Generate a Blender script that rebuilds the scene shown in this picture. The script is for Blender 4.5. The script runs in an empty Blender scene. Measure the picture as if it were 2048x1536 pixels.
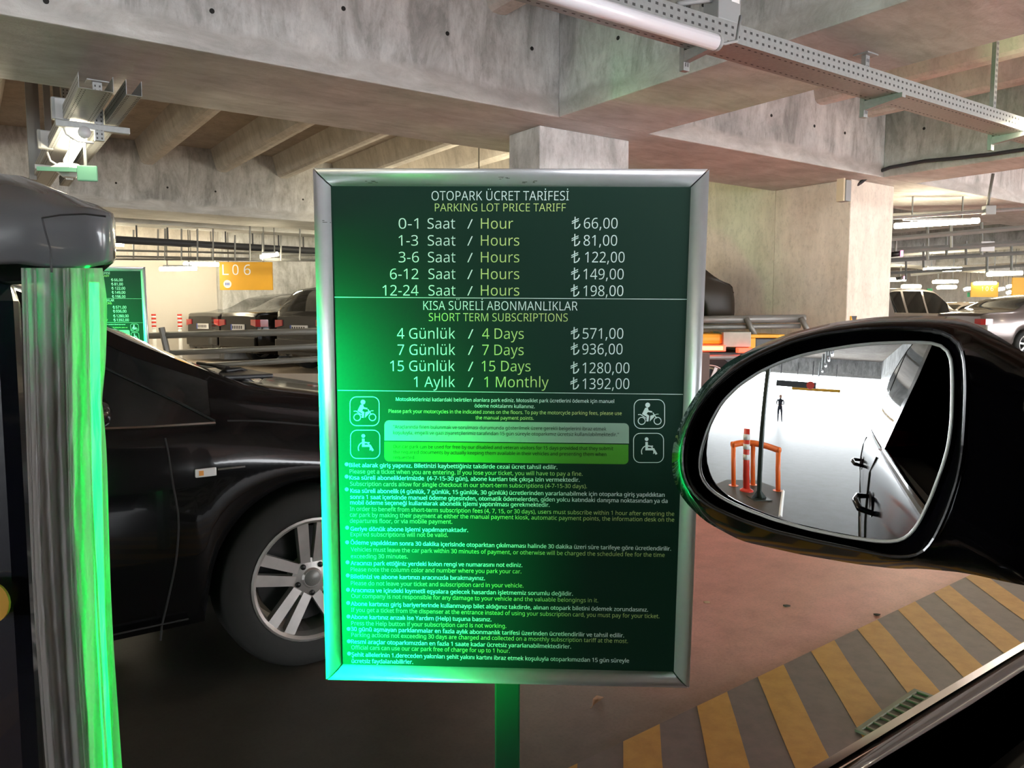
import bpy, bmesh, math, random
from mathutils import Vector, Matrix
random.seed(7)
R_ = math.radians
# ---------------------------------------------------------------- camera
F, EYE, PITCH = 1560.0, 1.25, R_(5)
scene = bpy.context.scene
col = scene.collection
cam_data = bpy.data.cameras.new('camera'); cam = bpy.data.objects.new('camera', cam_data); col.objects.link(cam)
cam.location = (0, 0, EYE); cam.rotation_euler = (math.pi/2-PITCH, 0, 0)
cam_data.sensor_width = 36; cam_data.lens = 36*F/2048; cam_data.clip_start = 0.02; cam_data.clip_end = 400
scene.camera = cam
# ---------------------------------------------------------------- light & exposure
world = bpy.data.worlds.new('world'); scene.world = world; world.use_nodes = True
world.node_tree.nodes['Background'].inputs[0].default_value = (0.93, 0.97, 1.0, 1)
world.node_tree.nodes['Background'].inputs[1].default_value = 6.2
scene.view_settings.view_transform = 'Standard'; scene.view_settings.look = 'None'
scene.view_settings.exposure = 1.5; scene.view_settings.gamma = 1.0; scene.view_settings.use_curve_mapping = False
scene.cycles.max_bounces = 8; scene.cycles.diffuse_bounces = 4; scene.cycles.glossy_bounces = 4
scene.cycles.transparent_max_bounces = 12; scene.cycles.sample_clamp_indirect = 6.0
scene.cycles.use_denoising = True
TUBE_W = 30.0      # emission of the ceiling tubes
GREEN_P = 4.5  # power of the green light added for the price board
GREEN_W = 9.0      # emission of the green light bar of the ticket machine
# ---------------------------------------------------------------- frames
A35 = R_(35)
U = Vector((math.cos(A35), math.sin(A35), 0)); V = Vector((-math.sin(A35), math.cos(A35), 0))
def B(u, v, z=0.0): return U*u + V*v + Vector((0, 0, z))
MB35 = Matrix.Rotation(A35, 4, 'Z')
def ray(x, y):
    X = (x-1024)/F; Y = -(y-768)/F
    return Vector((X, math.cos(PITCH)+math.sin(PITCH)*Y, -math.sin(PITCH)+math.cos(PITCH)*Y))
CAM = Vector((0, 0, EYE))
def at_z(x, y, z): d = ray(x, y); return CAM + d*((z-EYE)/d.z)
def at_y(x, y, Y): d = ray(x, y); return CAM + d*(Y/d.y)
def at_v(x, y, v): d = ray(x, y); return CAM + d*(v/d.dot(V))
def at_u(x, y, u): d = ray(x, y); return CAM + d*(u/d.dot(U))
def at_plane(x, y, p0, n): d = ray(x, y); return CAM + d*((p0-CAM).dot(n)/d.dot(n))
# ---------------------------------------------------------------- materials
MATS = {}
def new_mat(name):
    m = bpy.data.materials.new(name); m.use_nodes = True; MATS[name] = m
    return m, m.node_tree, m.node_tree.nodes['Principled BSDF']
def mat(name, color, rough=0.5, metal=0.0, coat=0.0, emit=None, es=0.0, noise=0.0, nscale=8.0, bump=0.0, trans=0.0, spec=0.5, stretch=(1, 1, 1)):
    if name in MATS: return MATS[name]
    m, nt, b = new_mat(name)
    b.inputs['Base Color'].default_value = (*color, 1); b.inputs['Roughness'].default_value = rough
    b.inputs['Metallic'].default_value = metal; b.inputs['Coat Weight'].default_value = coat
    b.inputs['Specular IOR Level'].default_value = spec
    b.inputs['Transmission Weight'].default_value = trans
    if emit: b.inputs['Emission Color'].default_value = (*emit, 1); b.inputs['Emission Strength'].default_value = es
    if noise or bump:
        tc = nt.nodes.new('ShaderNodeTexCoord'); mp = nt.nodes.new('ShaderNodeMapping'); mp.inputs['Scale'].default_value = stretch
        n = nt.nodes.new('ShaderNodeTexNoise'); n.inputs['Scale'].default_value = nscale; n.inputs['Detail'].default_value = 6
        nt.links.new(tc.outputs['Object'], mp.inputs[0]); nt.links.new(mp.outputs[0], n.inputs['Vector'])
        if noise:
            mx = nt.nodes.new('ShaderNodeMix'); mx.data_type = 'RGBA'
            mx.inputs[6].default_value = (*[c*(1-noise) for c in color], 1); mx.inputs[7].default_value = (*[min(1, c*(1+noise)) for c in color], 1)
            nt.links.new(n.outputs[0], mx.inputs[0]); nt.links.new(mx.outputs[2], b.inputs['Base Color'])
        if bump:
            bp = nt.nodes.new('ShaderNodeBump'); bp.inputs['Strength'].default_value = bump; bp.inputs['Distance'].default_value = 0.01
            nt.links.new(n.outputs[0], bp.inputs['Height']); nt.links.new(bp.outputs[0], b.inputs['Normal'])
    return m
def ramp(nt, src, stops):
    r = nt.nodes.new('ShaderNodeValToRGB'); e = r.color_ramp.elements
    e[0].position = stops[0][0]; e[0].color = (*stops[0][1], 1); e[1].position = stops[-1][0]; e[1].color = (*stops[-1][1], 1)
    for p, c in stops[1:-1]: q = e.new(p); q.color = (*c, 1)
    nt.links.new(src, r.inputs[0]); return r
def tex(nt, scale, stretch=(1, 1, 1), detail=8, rough=0.6, coord='Object', dist=0.0):
    tc = nt.nodes.new('ShaderNodeTexCoord'); mp = nt.nodes.new('ShaderNodeMapping'); mp.inputs['Scale'].default_value = stretch
    n = nt.nodes.new('ShaderNodeTexNoise'); n.inputs['Scale'].default_value = scale; n.inputs['Detail'].default_value = detail; n.inputs['Roughness'].default_value = rough
    n.inputs['Distortion'].default_value = dist
    nt.links.new(tc.outputs[coord], mp.inputs[0]); nt.links.new(mp.outputs[0], n.inputs['Vector']); return n
def mixc(nt, fac, a, b, mode='MIX'):
    mx = nt.nodes.new('ShaderNodeMix'); mx.data_type = 'RGBA'; mx.blend_type = mode
    for s, i in ((fac, 0), (a, 6), (b, 7)):
        if isinstance(s, (float, int)): mx.inputs[i].default_value = s
        elif isinstance(s, tuple): mx.inputs[i].default_value = (*s, 1)
        else: nt.links.new(s, mx.inputs[i])
    return mx.outputs[2]
def concrete(name, lo, hi, streak=0.55, rough=0.75, band=None):
    m, nt, b = new_mat(name)
    big = ramp(nt, tex(nt, 0.9, dist=0.6).outputs[0], [(0.32, lo), (0.68, hi)])
    st = ramp(nt, tex(nt, 3.6, (1.3, 1.3, 0.38), 12, 0.72, dist=0.5).outputs[0], [(0.38, (0.50, 0.50, 0.48)), (0.47, (0.8, 0.8, 0.79)), (0.54, (1.0, 1.0, 1.0)), (0.66, (1.25, 1.25, 1.24))])
    mot = ramp(nt, tex(nt, 22.0, (1, 1, 0.6), 10, 0.75).outputs[0], [(0.35, (0.72, 0.72, 0.71)), (0.5, (1, 1, 1))])
    c = mixc(nt, streak, big.outputs[0], st.outputs[0], 'MULTIPLY'); c = mixc(nt, 0.6, c, mot.outputs[0], 'MULTIPLY')
    if band:
        tc = nt.nodes.new('ShaderNodeTexCoord'); sp = nt.nodes.new('ShaderNodeSeparateXYZ'); nt.links.new(tc.outputs['Object'], sp.inputs[0])
        nz = nt.nodes.new('ShaderNodeMath'); nz.operation = 'MULTIPLY_ADD'; nt.links.new(tex(nt, 1.6, detail=5).outputs[0], nz.inputs[0]); nz.inputs[1].default_value = -.22; nt.links.new(sp.outputs[2], nz.inputs[2])
        mr = nt.nodes.new('ShaderNodeMapRange'); mr.inputs[1].default_value = .02; mr.inputs[2].default_value = .07; nt.links.new(nz.outputs[0], mr.inputs[0])
        soft = ramp(nt, tex(nt, 2.5, (1, 1, 3), 6, .5).outputs[0], [(.35, tuple(q*.78 for q in band)), (.65, band)])
        grain = ramp(nt, tex(nt, 4.0, (.5, 1.6, 1.6), 12, .75, dist=1.2).outputs[0], [(.35, (.74, .72, .70)), (.6, (1.05, 1.05, 1.05))])
        c = mixc(nt, mr.outputs[0], mixc(nt, .8, soft.outputs[0], grain.outputs[0], 'MULTIPLY'), c)
    nt.links.new(c, b.inputs['Base Color']); b.inputs['Roughness'].default_value = rough
    bp = nt.nodes.new('ShaderNodeBump'); bp.inputs['Strength'].default_value = 0.25; bp.inputs['Distance'].default_value = 0.02
    nt.links.new(tex(nt, 30, detail=8).outputs[0], bp.inputs['Height']); nt.links.new(bp.outputs[0], b.inputs['Normal'])
    return m
M_CONC = concrete('concrete_formed', (0.44, 0.445, 0.44), (0.72, 0.725, 0.715), 0.7)
M_BEAM = concrete('concrete_beam', (0.44, 0.445, 0.44), (0.72, 0.725, 0.715), 0.75, band=(0.60, 0.60, 0.58))
M_CONC2 = concrete('concrete_rib', (0.56, 0.52, 0.47), (0.74, 0.70, 0.65), 0.35)
M_WALL = concrete('concrete_wall_warm', (0.70, 0.62, 0.52), (0.86, 0.79, 0.69), 0.25)
M_WHITEWALL = mat('white_paint', (0.66, 0.62, 0.55), 0.7, noise=0.05, nscale=3)
M_TIE = mat('tie_hole_dark', (0.02, 0.02, 0.02), 0.9)
M_GALV = mat('galvanised_steel', (0.30, 0.31, 0.31), 0.45, 0.5, noise=0.2, nscale=40)
M_GALVD = mat('perforation_shadow', (0.06, 0.06, 0.06), 0.9)
M_STEELD = mat('dark_pipe', (0.03, 0.032, 0.04), 0.5)
M_STEELG = mat('grey_painted_steel', (0.20, 0.20, 0.19), 0.45, 0.3, noise=0.15, nscale=6)
M_TUBE = mat('lit_tube', (1, 1, 1), 0.4, emit=(1.0, 0.88, 0.62), es=TUBE_W)
M_TUBE2 = mat('lit_tube_dim', (1, 1, 1), 0.4, emit=(1.0, 0.88, 0.62), es=13.0)
M_TUBEOFF = mat('unlit_tube_cover', (0.80, 0.80, 0.86), 0.25, coat=0.3)
M_PLGREY = mat('grey_plastic', (0.30, 0.31, 0.31), 0.45)
M_PLWHITE = mat('white_plastic', (0.50, 0.50, 0.51), 0.35)
M_BLACKPAINT = mat('black_car_paint', (0.005, 0.005, 0.006), 0.14, coat=0.4, spec=0.3)
M_OWNPAINT = mat('dark_own_car_paint', (0.004, 0.004, 0.007), 0.12, spec=0.10)
M_SILVER = mat('silver_car_paint', (0.42, 0.38, 0.36), 0.3, 0.6, coat=0.8)
M_GREYPAINT = mat('grey_car_paint', (0.22, 0.19, 0.18), 0.3, 0.6, coat=0.8)
M_GLASS = mat('dark_car_glass', (0.012, 0.013, 0.014), 0.04, coat=0.5)
M_BLKPL = mat('black_plastic', (0.012, 0.012, 0.013), 0.4)
M_GLOSSBLK = mat('gloss_black_plastic', (0.004, 0.004, 0.006), 0.12, coat=0.6)
M_CHROME = mat('chrome', (0.8, 0.8, 0.82), 0.12, 1.0)
M_RUBBER = mat('tyre_rubber', (0.012, 0.012, 0.011), 0.8, noise=0.3, nscale=20, bump=0.2)
M_ALLOY = mat('dusty_alloy', (0.46, 0.44, 0.42), 0.38, 0.75, noise=0.25, nscale=14)
M_TAIL = mat('red_tail_lens', (0.5, 0.01, 0.01), 0.15, coat=1.0)
M_TAILLIT = mat('lit_red_lens', (0.6, 0.02, 0.01), 0.2, emit=(1.0, 0.05, 0.02), es=1.6)
M_AMBERLIT = mat('lit_amber_lens', (0.8, 0.2, 0.02), 0.2, emit=(1.0, 0.22, 0.03), es=5.0)
M_CLEARLENS = mat('clear_lens', (0.8, 0.8, 0.78), 0.1, coat=1.0)
M_AMBER = mat('amber_bulb', (0.8, 0.35, 0.08), 0.3)
M_PLATE = mat('plate_white', (0.8, 0.8, 0.8), 0.5)
M_BLUE = mat('plate_blue', (0.05, 0.10, 0.45), 0.5)
M_INK = mat('black_ink', (0.02, 0.02, 0.03), 0.6)
M_YEL = mat('yellow_paint', (0.78, 0.40, 0.02), 0.5, noise=0.06, nscale=5)
M_WHITE = mat('white_print', (0.85, 0.85, 0.83), 0.6)
M_RED = mat('red_plastic', (0.70, 0.05, 0.03), 0.4)
M_ORANGE = mat('orange_paint', (0.85, 0.17, 0.03), 0.4)
M_GREENP = mat('green_post_paint', (0.006, 0.10, 0.045), 0.35)
M_MINT = mat('mint_exit_sign', (0.13, 0.33, 0.22), 0.5)
M_SKIN = mat('skin', (0.55, 0.33, 0.24), 0.6)
M_CLOTH = mat('dark_cloth', (0.03, 0.035, 0.05), 0.8)
M_GREENLED = mat('green_light_bar', (0.0, 0.5, 0.2), 0.4, emit=(0.0, 1.0, 0.09), es=GREEN_W)
M_FRAME = mat('aluminium_snap_frame', (0.70, 0.71, 0.74), 0.38, 0.55, noise=0.06, nscale=60)
M_SHEET = mat('sign_sheet_green', (0.010, 0.036, 0.025), 0.5, spec=0.15)
M_TXT_W = mat('sign_print_white', (0.76, 0.93, 0.90), 0.5)
M_TXT_G = mat('sign_print_lime', (0.60, 0.80, 0.28), 0.5)
M_TXT_D = mat('sign_print_dark', (0.002, 0.012, 0.008), 0.5)
M_BOX_W = mat('sign_box_pale', (0.30, 0.46, 0.36), 0.45)
M_BOX_G = mat('sign_box_lime', (0.08, 0.36, 0.03), 0.45)
M_VINYL = mat('grey_vinyl_cover', (0.15, 0.155, 0.165), 0.22, coat=0.5, bump=0.15, nscale=6)
M_BAG = mat('dark_machine_skin', (0.010, 0.011, 0.022), 0.25, coat=0.4, bump=0.3, nscale=4)
def translucent(name, color, alpha, rough=0.3, bump=0.4):
    m, nt, b = new_mat(name)
    out = nt.nodes['Material Output']
    b.inputs['Base Color'].default_value = (*color, 1); b.inputs['Roughness'].default_value = rough
    tl = nt.nodes.new('ShaderNodeBsdfTranslucent'); tl.inputs[0].default_value = (*color, 1)
    tr = nt.nodes.new('ShaderNodeBsdfTransparent')
    m1 = nt.nodes.new('ShaderNodeMixShader'); m1.inputs[0].default_value = 0.5
    m2 = nt.nodes.new('ShaderNodeMixShader'); m2.inputs[0].default_value = alpha
    n = tex(nt, 6, (6, 1, 0.4), 6); bp = nt.nodes.new('ShaderNodeBump'); bp.inputs['Strength'].default_value = bump; bp.inputs['Distance'].default_value = 0.01
    nt.links.new(n.outputs[0], bp.inputs['Height']); nt.links.new(bp.outputs[0], b.inputs['Normal'])
    nt.links.new(b.outputs[0], m1.inputs[1]); nt.links.new(tl.outputs[0], m1.inputs[2])
    nt.links.new(tr.outputs[0], m2.inputs[1]); nt.links.new(m1.outputs[0], m2.inputs[2])
    nt.links.new(m2.outputs[0], out.inputs[0]); return m
M_CURT = translucent('ribbed_clear_vinyl', (0.60, 0.59, 0.60), 0.9)
M_FILM = translucent('thin_clear_vinyl', (0.50, 0.56, 0.50), 0.88, 0.4)
# floor: painted, pink where the bay is coated and grading to dark grey at low u
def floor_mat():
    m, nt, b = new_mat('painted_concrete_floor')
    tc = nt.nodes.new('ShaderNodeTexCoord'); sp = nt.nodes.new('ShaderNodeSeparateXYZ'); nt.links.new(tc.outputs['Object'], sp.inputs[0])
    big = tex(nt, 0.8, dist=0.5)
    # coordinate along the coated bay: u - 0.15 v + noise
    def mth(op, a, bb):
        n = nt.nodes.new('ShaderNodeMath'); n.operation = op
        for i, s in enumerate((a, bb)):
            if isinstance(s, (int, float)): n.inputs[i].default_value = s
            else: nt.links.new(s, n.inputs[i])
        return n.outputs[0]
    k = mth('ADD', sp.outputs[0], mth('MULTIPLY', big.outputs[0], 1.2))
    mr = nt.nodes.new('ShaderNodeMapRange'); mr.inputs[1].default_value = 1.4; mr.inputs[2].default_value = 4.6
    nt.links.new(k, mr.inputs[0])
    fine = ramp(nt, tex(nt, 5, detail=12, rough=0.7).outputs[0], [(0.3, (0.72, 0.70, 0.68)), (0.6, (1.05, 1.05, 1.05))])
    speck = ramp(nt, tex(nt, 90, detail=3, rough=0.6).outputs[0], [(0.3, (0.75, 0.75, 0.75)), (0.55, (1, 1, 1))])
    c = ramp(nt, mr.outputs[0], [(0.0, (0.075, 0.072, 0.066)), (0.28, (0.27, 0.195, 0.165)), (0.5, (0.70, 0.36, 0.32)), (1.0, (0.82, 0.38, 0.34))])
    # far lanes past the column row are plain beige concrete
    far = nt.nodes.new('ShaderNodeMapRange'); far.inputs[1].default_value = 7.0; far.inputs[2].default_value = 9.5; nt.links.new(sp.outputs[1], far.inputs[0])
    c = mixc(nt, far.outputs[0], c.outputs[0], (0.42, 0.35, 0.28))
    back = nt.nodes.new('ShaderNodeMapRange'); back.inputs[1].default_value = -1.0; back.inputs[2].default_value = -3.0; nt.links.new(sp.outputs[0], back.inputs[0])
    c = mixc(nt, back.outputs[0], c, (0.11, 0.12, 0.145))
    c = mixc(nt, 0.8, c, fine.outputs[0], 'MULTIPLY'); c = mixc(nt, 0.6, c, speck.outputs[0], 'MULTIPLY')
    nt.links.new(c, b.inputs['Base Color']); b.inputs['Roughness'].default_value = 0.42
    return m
M_FLOOR = floor_mat()
def worn(name, c1, c2, hole):
    m, nt, b = new_mat(name)
    base = ramp(nt, tex(nt, 14, detail=10, rough=0.7).outputs[0], [(0.3, c2), (0.6, c1)])
    w = ramp(nt, tex(nt, 7, detail=12, rough=0.8).outputs[0], [(0.26, hole), (0.34, (1, 1, 1))])
    nt.links.new(mixc(nt, 1.0, base.outputs[0], w.outputs[0], 'MULTIPLY'), b.inputs['Base Color']); b.inputs['Roughness'].default_value = 0.5; return m
M_STRIPE = worn('worn_yellow_stripe', (0.62, 0.33, 0.07), (0.50, 0.25, 0.045), (0.4, 0.36, 0.4))
M_ISLAND = worn('worn_grey_island', (0.20, 0.155, 0.15), (0.15, 0.12, 0.12), (0.5, 0.4, 0.4))
M_GRATE = mat('drain_cast', (0.22, 0.23, 0.17), 0.6, noise=0.2, nscale=30)

# ---------------------------------------------------------------- mesh helpers
def link(name, me, m=None, parent=None, loc=None, rotz=None, kind=None, label=None, cat=None, group=None, smooth=False):
    o = bpy.data.objects.new(name, me); col.objects.link(o)
    if me is not None and m is not None:
        for q in (m if isinstance(m, (list, tuple)) else [m]): me.materials.append(q)
    if parent: o.parent = parent
    if loc is not None: o.location = loc
    if rotz is not None: o.rotation_euler = (0, 0, rotz)
    if kind: o['kind'] = kind
    if label: o['label'] = label
    if cat: o['category'] = cat
    if group: o['group'] = group
    if smooth and me is not None:
        for p in me.polygons: p.use_smooth = True
    return o
def empty(name, loc, rotz=0, label=None, cat=None, group=None, kind=None):
    return link(name, None, None, None, loc, rotz, kind, label, cat, group)
def to_mesh(bm, name='m', smooth=False):
    bmesh.ops.recalc_face_normals(bm, faces=bm.faces)
    me = bpy.data.meshes.new(name); bm.to_mesh(me); bm.free()
    if smooth:
        for p in me.polygons: p.use_smooth = True
    return me
def add_box(bm, c0, c1, mtx=None, bev=0.0):
    x0, y0, z0 = c0; x1, y1, z1 = c1
    vs = [bm.verts.new(v) for v in ((x0, y0, z0), (x1, y0, z0), (x1, y1, z0), (x0, y1, z0), (x0, y0, z1), (x1, y0, z1), (x1, y1, z1), (x0, y1, z1))]
    fs = [bm.faces.new([vs[i] for i in f]) for f in ((0, 3, 2, 1), (4, 5, 6, 7), (0, 1, 5, 4), (1, 2, 6, 5), (2, 3, 7, 6), (3, 0, 4, 7))]
    if bev:
        es = list({e for f in fs for e in f.edges}); r = bmesh.ops.bevel(bm, geom=es, offset=bev, segments=2, affect='EDGES', profile=0.6)
        vs = list({v for f in r['faces'] for v in f.verts} | {v for v in vs if v.is_valid})
    if mtx is not None:
        for v in vs: v.co = mtx @ v.co
    return vs
def box(name, c0, c1, m, parent=None, bev=0.0, mtx=None, **k):
    bm = bmesh.new(); add_box(bm, c0, c1, mtx, bev); return link(name, to_mesh(bm), m, parent, **k)
def bbox(name, u0, u1, v0, v1, z0, z1, m, parent=None, bev=0.0, **k):
    """box aligned with the building grid; its origin sits at its base centre"""
    bm = bmesh.new(); a, b_ = (u1-u0)/2, (v1-v0)/2
    add_box(bm, (-a, -b_, 0), (a, b_, z1-z0), None, bev)
    return link(name, to_mesh(bm), m, parent, loc=B((u0+u1)/2, (v0+v1)/2, z0), rotz=A35, **k)
def add_tube(bm, pts, r, seg=8, cap=True):
    pts = [Vector(p) for p in pts]; rings = []
    rr = r if isinstance(r, (list, tuple)) else [r]*len(pts)
    up = None
    for i, p in enumerate(pts):
        d = (pts[min(i+1, len(pts)-1)]-pts[max(i-1, 0)]).normalized()
        if up is None: up = Vector((0, 0, 1)) if abs(d.z) < 0.9 else Vector((1, 0, 0))
        a = d.cross(up).normalized(); b_ = a.cross(d).normalized(); up = b_
        rings.append([bm.verts.new(p+(a*math.cos(t)+b_*math.sin(t))*rr[i]) for t in [2*math.pi*k/seg for k in range(seg)]])
    for i in range(len(rings)-1):
        for k in range(seg): bm.faces.new((rings[i][k], rings[i][(k+1) % seg], rings[i+1][(k+1) % seg], rings[i+1][k]))
    if cap: bm.faces.new(rings[0]); bm.faces.new(rings[-1])
def tube(name, pts, r, m, parent=None, seg=8, **k):
    bm = bmesh.new(); o0 = Vector(pts[0]) if parent is None and 'loc' not in k else None
    if o0 is not None: pts = [Vector(p)-o0 for p in pts]; k['loc'] = o0
    add_tube(bm, pts, r, seg); return link(name, to_mesh(bm, smooth=seg > 6), m, parent, **k)
def lathe(bm, prof, seg=32, axis='Y', cap=False):
    rings = []
    for (r, h) in prof:
        ring = []
        for k in range(seg):
            t = 2*math.pi*k/seg; c, s = r*math.cos(t), r*math.sin(t)
            ring.append(bm.verts.new((c, h, s) if axis == 'Y' else (c, s, h)))
        rings.append(ring)
    for i in range(len(rings)-1):
        for k in range(seg): bm.faces.new((rings[i][k], rings[i][(k+1) % seg], rings[i+1][(k+1) % seg], rings[i+1][k]))
    if cap: bm.faces.new(rings[0]); bm.faces.new(rings[-1])
def loft(loops, close_first=True, close_last=True, closed=True):
    bm = bmesh.new(); rs = [[bm.verts.new(p) for p in L] for L in loops]; n = len(rs[0])
    for i in range(len(rs)-1):
        for k in range(n if closed else n-1): bm.faces.new((rs[i][k], rs[i][(k+1) % n], rs[i+1][(k+1) % n], rs[i+1][k]))
    if close_first: bm.faces.new(rs[0])
    if close_last: bm.faces.new(rs[-1])
    return bm
def prism(pts2, h0, h1, f=lambda a, b_, h: (a, b_, h)):
    bm = bmesh.new(); lo = [bm.verts.new(f(a, b_, h0)) for a, b_ in pts2]; hi = [bm.verts.new(f(a, b_, h1)) for a, b_ in pts2]; n = len(lo)
    for k in range(n): bm.faces.new((lo[k], lo[(k+1) % n], hi[(k+1) % n], hi[k]))
    bm.faces.new(lo); bm.faces.new(hi); return bm
def interp(pts, x):
    if x <= pts[0][0]: return pts[0][1]
    if x >= pts[-1][0]: return pts[-1][1]
    for i in range(len(pts)-1):
        (x0, y0), (x1, y1) = pts[i], pts[i+1]
        if x0 <= x <= x1:
            h = x1-x0; t = (x-x0)/h
            def sl(j):
                if j <= 0 or j >= len(pts)-1: return None
                a = (pts[j][1]-pts[j-1][1])/(pts[j][0]-pts[j-1][0]); c = (pts[j+1][1]-pts[j][1])/(pts[j+1][0]-pts[j][0])
                return 0.0 if a*c < 0 else 2*a*c/(a+c) if (a+c) else 0.0
            s = (y1-y0)/h; m0 = sl(i); m1 = sl(i+1); m0 = s if m0 is None else m0; m1 = s if m1 is None else m1
            return (2*t**3-3*t**2+1)*y0+(t**3-2*t**2+t)*h*m0+(-2*t**3+3*t**2)*y1+(t**3-t**2)*h*m1
def copy_tree(o, parent=None):
    c = o.copy(); col.objects.link(c)
    if parent: c.parent = parent
    for ch in list(o.children): copy_tree(ch, c)
    return c

# ================================================================ STRUCTURE
S = 2.9                      # beam soffit height
floor = link('floor', None, kind='structure') if False else None
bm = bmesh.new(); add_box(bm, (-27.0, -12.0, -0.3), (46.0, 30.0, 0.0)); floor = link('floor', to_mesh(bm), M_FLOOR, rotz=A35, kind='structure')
bm = bmesh.new(); add_box(bm, (-90.0, -60.0, -0.5), (-27.0, 60.0, -0.32)); add_box(bm, (-27.0, -60, -0.5), (46.0, -12.0, -0.32))
link('trim_1', to_mesh(bm), mat('outside_paving', (0.5, 0.5, 0.5), 0.8, noise=0.1), rotz=A35, kind='structure')
bm = bmesh.new(); add_box(bm, (-27.0, -12.0, 3.95), (46.0, 30.0, 4.4)); ceiling = link('ceiling', to_mesh(bm), concrete('concrete_slab_brown', (0.36, 0.30, 0.25), (0.50, 0.43, 0.36), 0.3), rotz=A35, kind='structure')
def cbox(name, u0, u1, v0, v1, z0, z1, m, bev=0.012):
    """piece of the ceiling, in the ceiling's own (building) frame"""
    bm = bmesh.new(); a, b_ = (u1-u0)/2, (v1-v0)/2; add_box(bm, (-a, -b_, 0), (a, b_, z1-z0), None, bev)
    return link(name, to_mesh(bm), m, ceiling, loc=((u0+u1)/2, (v0+v1)/2, z0))
M_SOFF = M_CONC
for (v0, v1, ua, ub) in ((5.25, 6.65, -14, 45.5), (13.45, 14.75, -14, 8.6), (15.5, 16.1, -14, 8.6), (-3.6, -2.2, -26, 4.15), (13.6, 14.6, 8.95, 45.5), (-12.0, -11.2, -27, 45.5)):
    cbox('beam', ua, ub, v0, v1, S, 4.1 if v0 != 15.5 else 3.7, M_BEAM)
for (u0, u1, va, vb) in ((4.15, 5.2, -11.0, 5.25), (9.1, 9.85, -11.0, 5.25), (-10.2, -9.2, -11.0, 5.25), (-26.9, -26.0, -11.0, 29), (14.6, 15.4, 6.65, 13.6), (20.6, 21.4, 6.65, 13.6), (27.0, 28.0, 6.65, 13.6), (34, 35, 6.65, 13.6), (15.5, 16.3, -11, 5.25), (22, 23, -11, 5.25)):
    cbox('beam', u0, u1, va, vb, S, 4.1, M_BEAM)
# ribs of the ribbed slab, running across between the beams
def rib_mesh(Lv):
    prof = [(-0.19, 0.36), (-0.12, 0.09), (-0.10, 0.035), (-0.065, 0.008), (0.0, 0.0), (0.065, 0.008), (0.10, 0.035), (0.12, 0.09), (0.19, 0.36)]
    return to_mesh(loft([[(a, -Lv/2, b_) for a, b_ in prof], [(a, Lv/2, b_) for a, b_ in prof]], closed=True), smooth=False)
ribs = {}
def rib(u, v0, v1, z=3.6):
    key = round(v1-v0, 2)
    if key not in ribs: ribs[key] = rib_mesh(key); ribs[key].materials.append(M_CONC2)
    link('rib', ribs[key], None, ceiling, loc=(u, (v0+v1)/2, z))
for k in range(-4, 6): rib(2.48+k*1.07+(0.06 if k == 1 else 0), 6.65, 13.45)
for k in range(-5, 2): rib(2.48+k*1.07, -2.2, 5.25)
for k in range(4): rib(5.9+k*0.95, -11.0, 5.25, 3.55)
for k in range(8): rib(-15+k*1.3, -2.2, 5.25)
for k in range(24): rib(10.4+k*1.1, 6.65, 13.6)
# columns
def column(u0, u1, v0, v1, **k): return bbox('column', u0, u1, v0, v1, 0, S, M_WALL if u0 > 8 else M_CONC, kind='structure', bev=0.015, **k)
column(4.18, 5.24, 5.55, 6.02); column(8.88, 9.84, 5.52, 6.6); column(-9.6, -8.9, 5.5, 6.1); column(-9.9, -9.3, -3.3, -2.6)
column(4.2, 5.1, -3.4, -2.7); column(15.0, 15.7, 13.8, 14.4); column(22.0, 22.8, 5.5, 6.2); column(-26.6, -26.0, 12.0, 12.7)
# walls
bbox('wall_right', 8.88, 9.1, 6.6, 18.2, 0, 4.1, M_WALL, kind='structure')
bbox('wall_back', 4.62, 8.9, 17.55, 18.3, 0, 4.1, M_CONC, kind='structure')
bbox('wall_left', -14.0, 4.62, 18.0, 18.3, 0, 2.42, M_WHITEWALL, kind='structure')
bbox('wall_left', -14.0, 4.62, 18.02, 18.3, 2.42, 4.1, M_CONC2, kind='structure')
bbox('wall_side', -27.0, -7.0, -12.3, -12.0, 0, 4.1, M_CONC, kind='structure')  # unseen wall added to hold daylight back from the rear bays
bbox('wall_front', 45.5, 46.0, -12, 30, 0, 4.1, M_CONC2, kind='structure')
bbox('wall_side', -14.4, -14.0, 5.3, 18.3, 0, 4.1, M_CONC, kind='structure')
bbox('wall_far', 8.9, 45.5, 29.5, 30.0, 0, 4.1, M_CONC2, kind='structure')
# tie holes on the beam faces
def hole(p, ax):
    bm = bmesh.new(); lathe(bm, [(0.016, -0.002), (0.016, 0.002)], 10, 'Y', True)
    link('tie_hole', to_mesh(bm), M_TIE, ceiling, loc=MB35.inverted() @ p, rotz=(0 if ax == 'v' else math.pi/2))
for (x, y) in ((687, 17), (895, 67), (1064, 97), (92, 2), (424, 22)): hole(at_v(x, y, 5.247), 'v')
for (x, y) in ((1236, 76), (1407, 9)): hole(at_u(x, y, 4.147), 'u')
for (x, y) in ((1543, 231), (1629, 252), (1690, 266)): hole(at_v(x, y, 5.247), 'v')
for (x, y) in ((1848, 257), (2006, 227)): hole(at_u(x, y, 9.097), 'u')
for (x, y) in ((232, 366), (335, 375), (431, 383), (606, 399)): hole(at_v(x, y, 13.447), 'v')
# vertical formwork joint lines on the wall and the painted base band
for (x, y) in ((1680, 500),): pass

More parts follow.
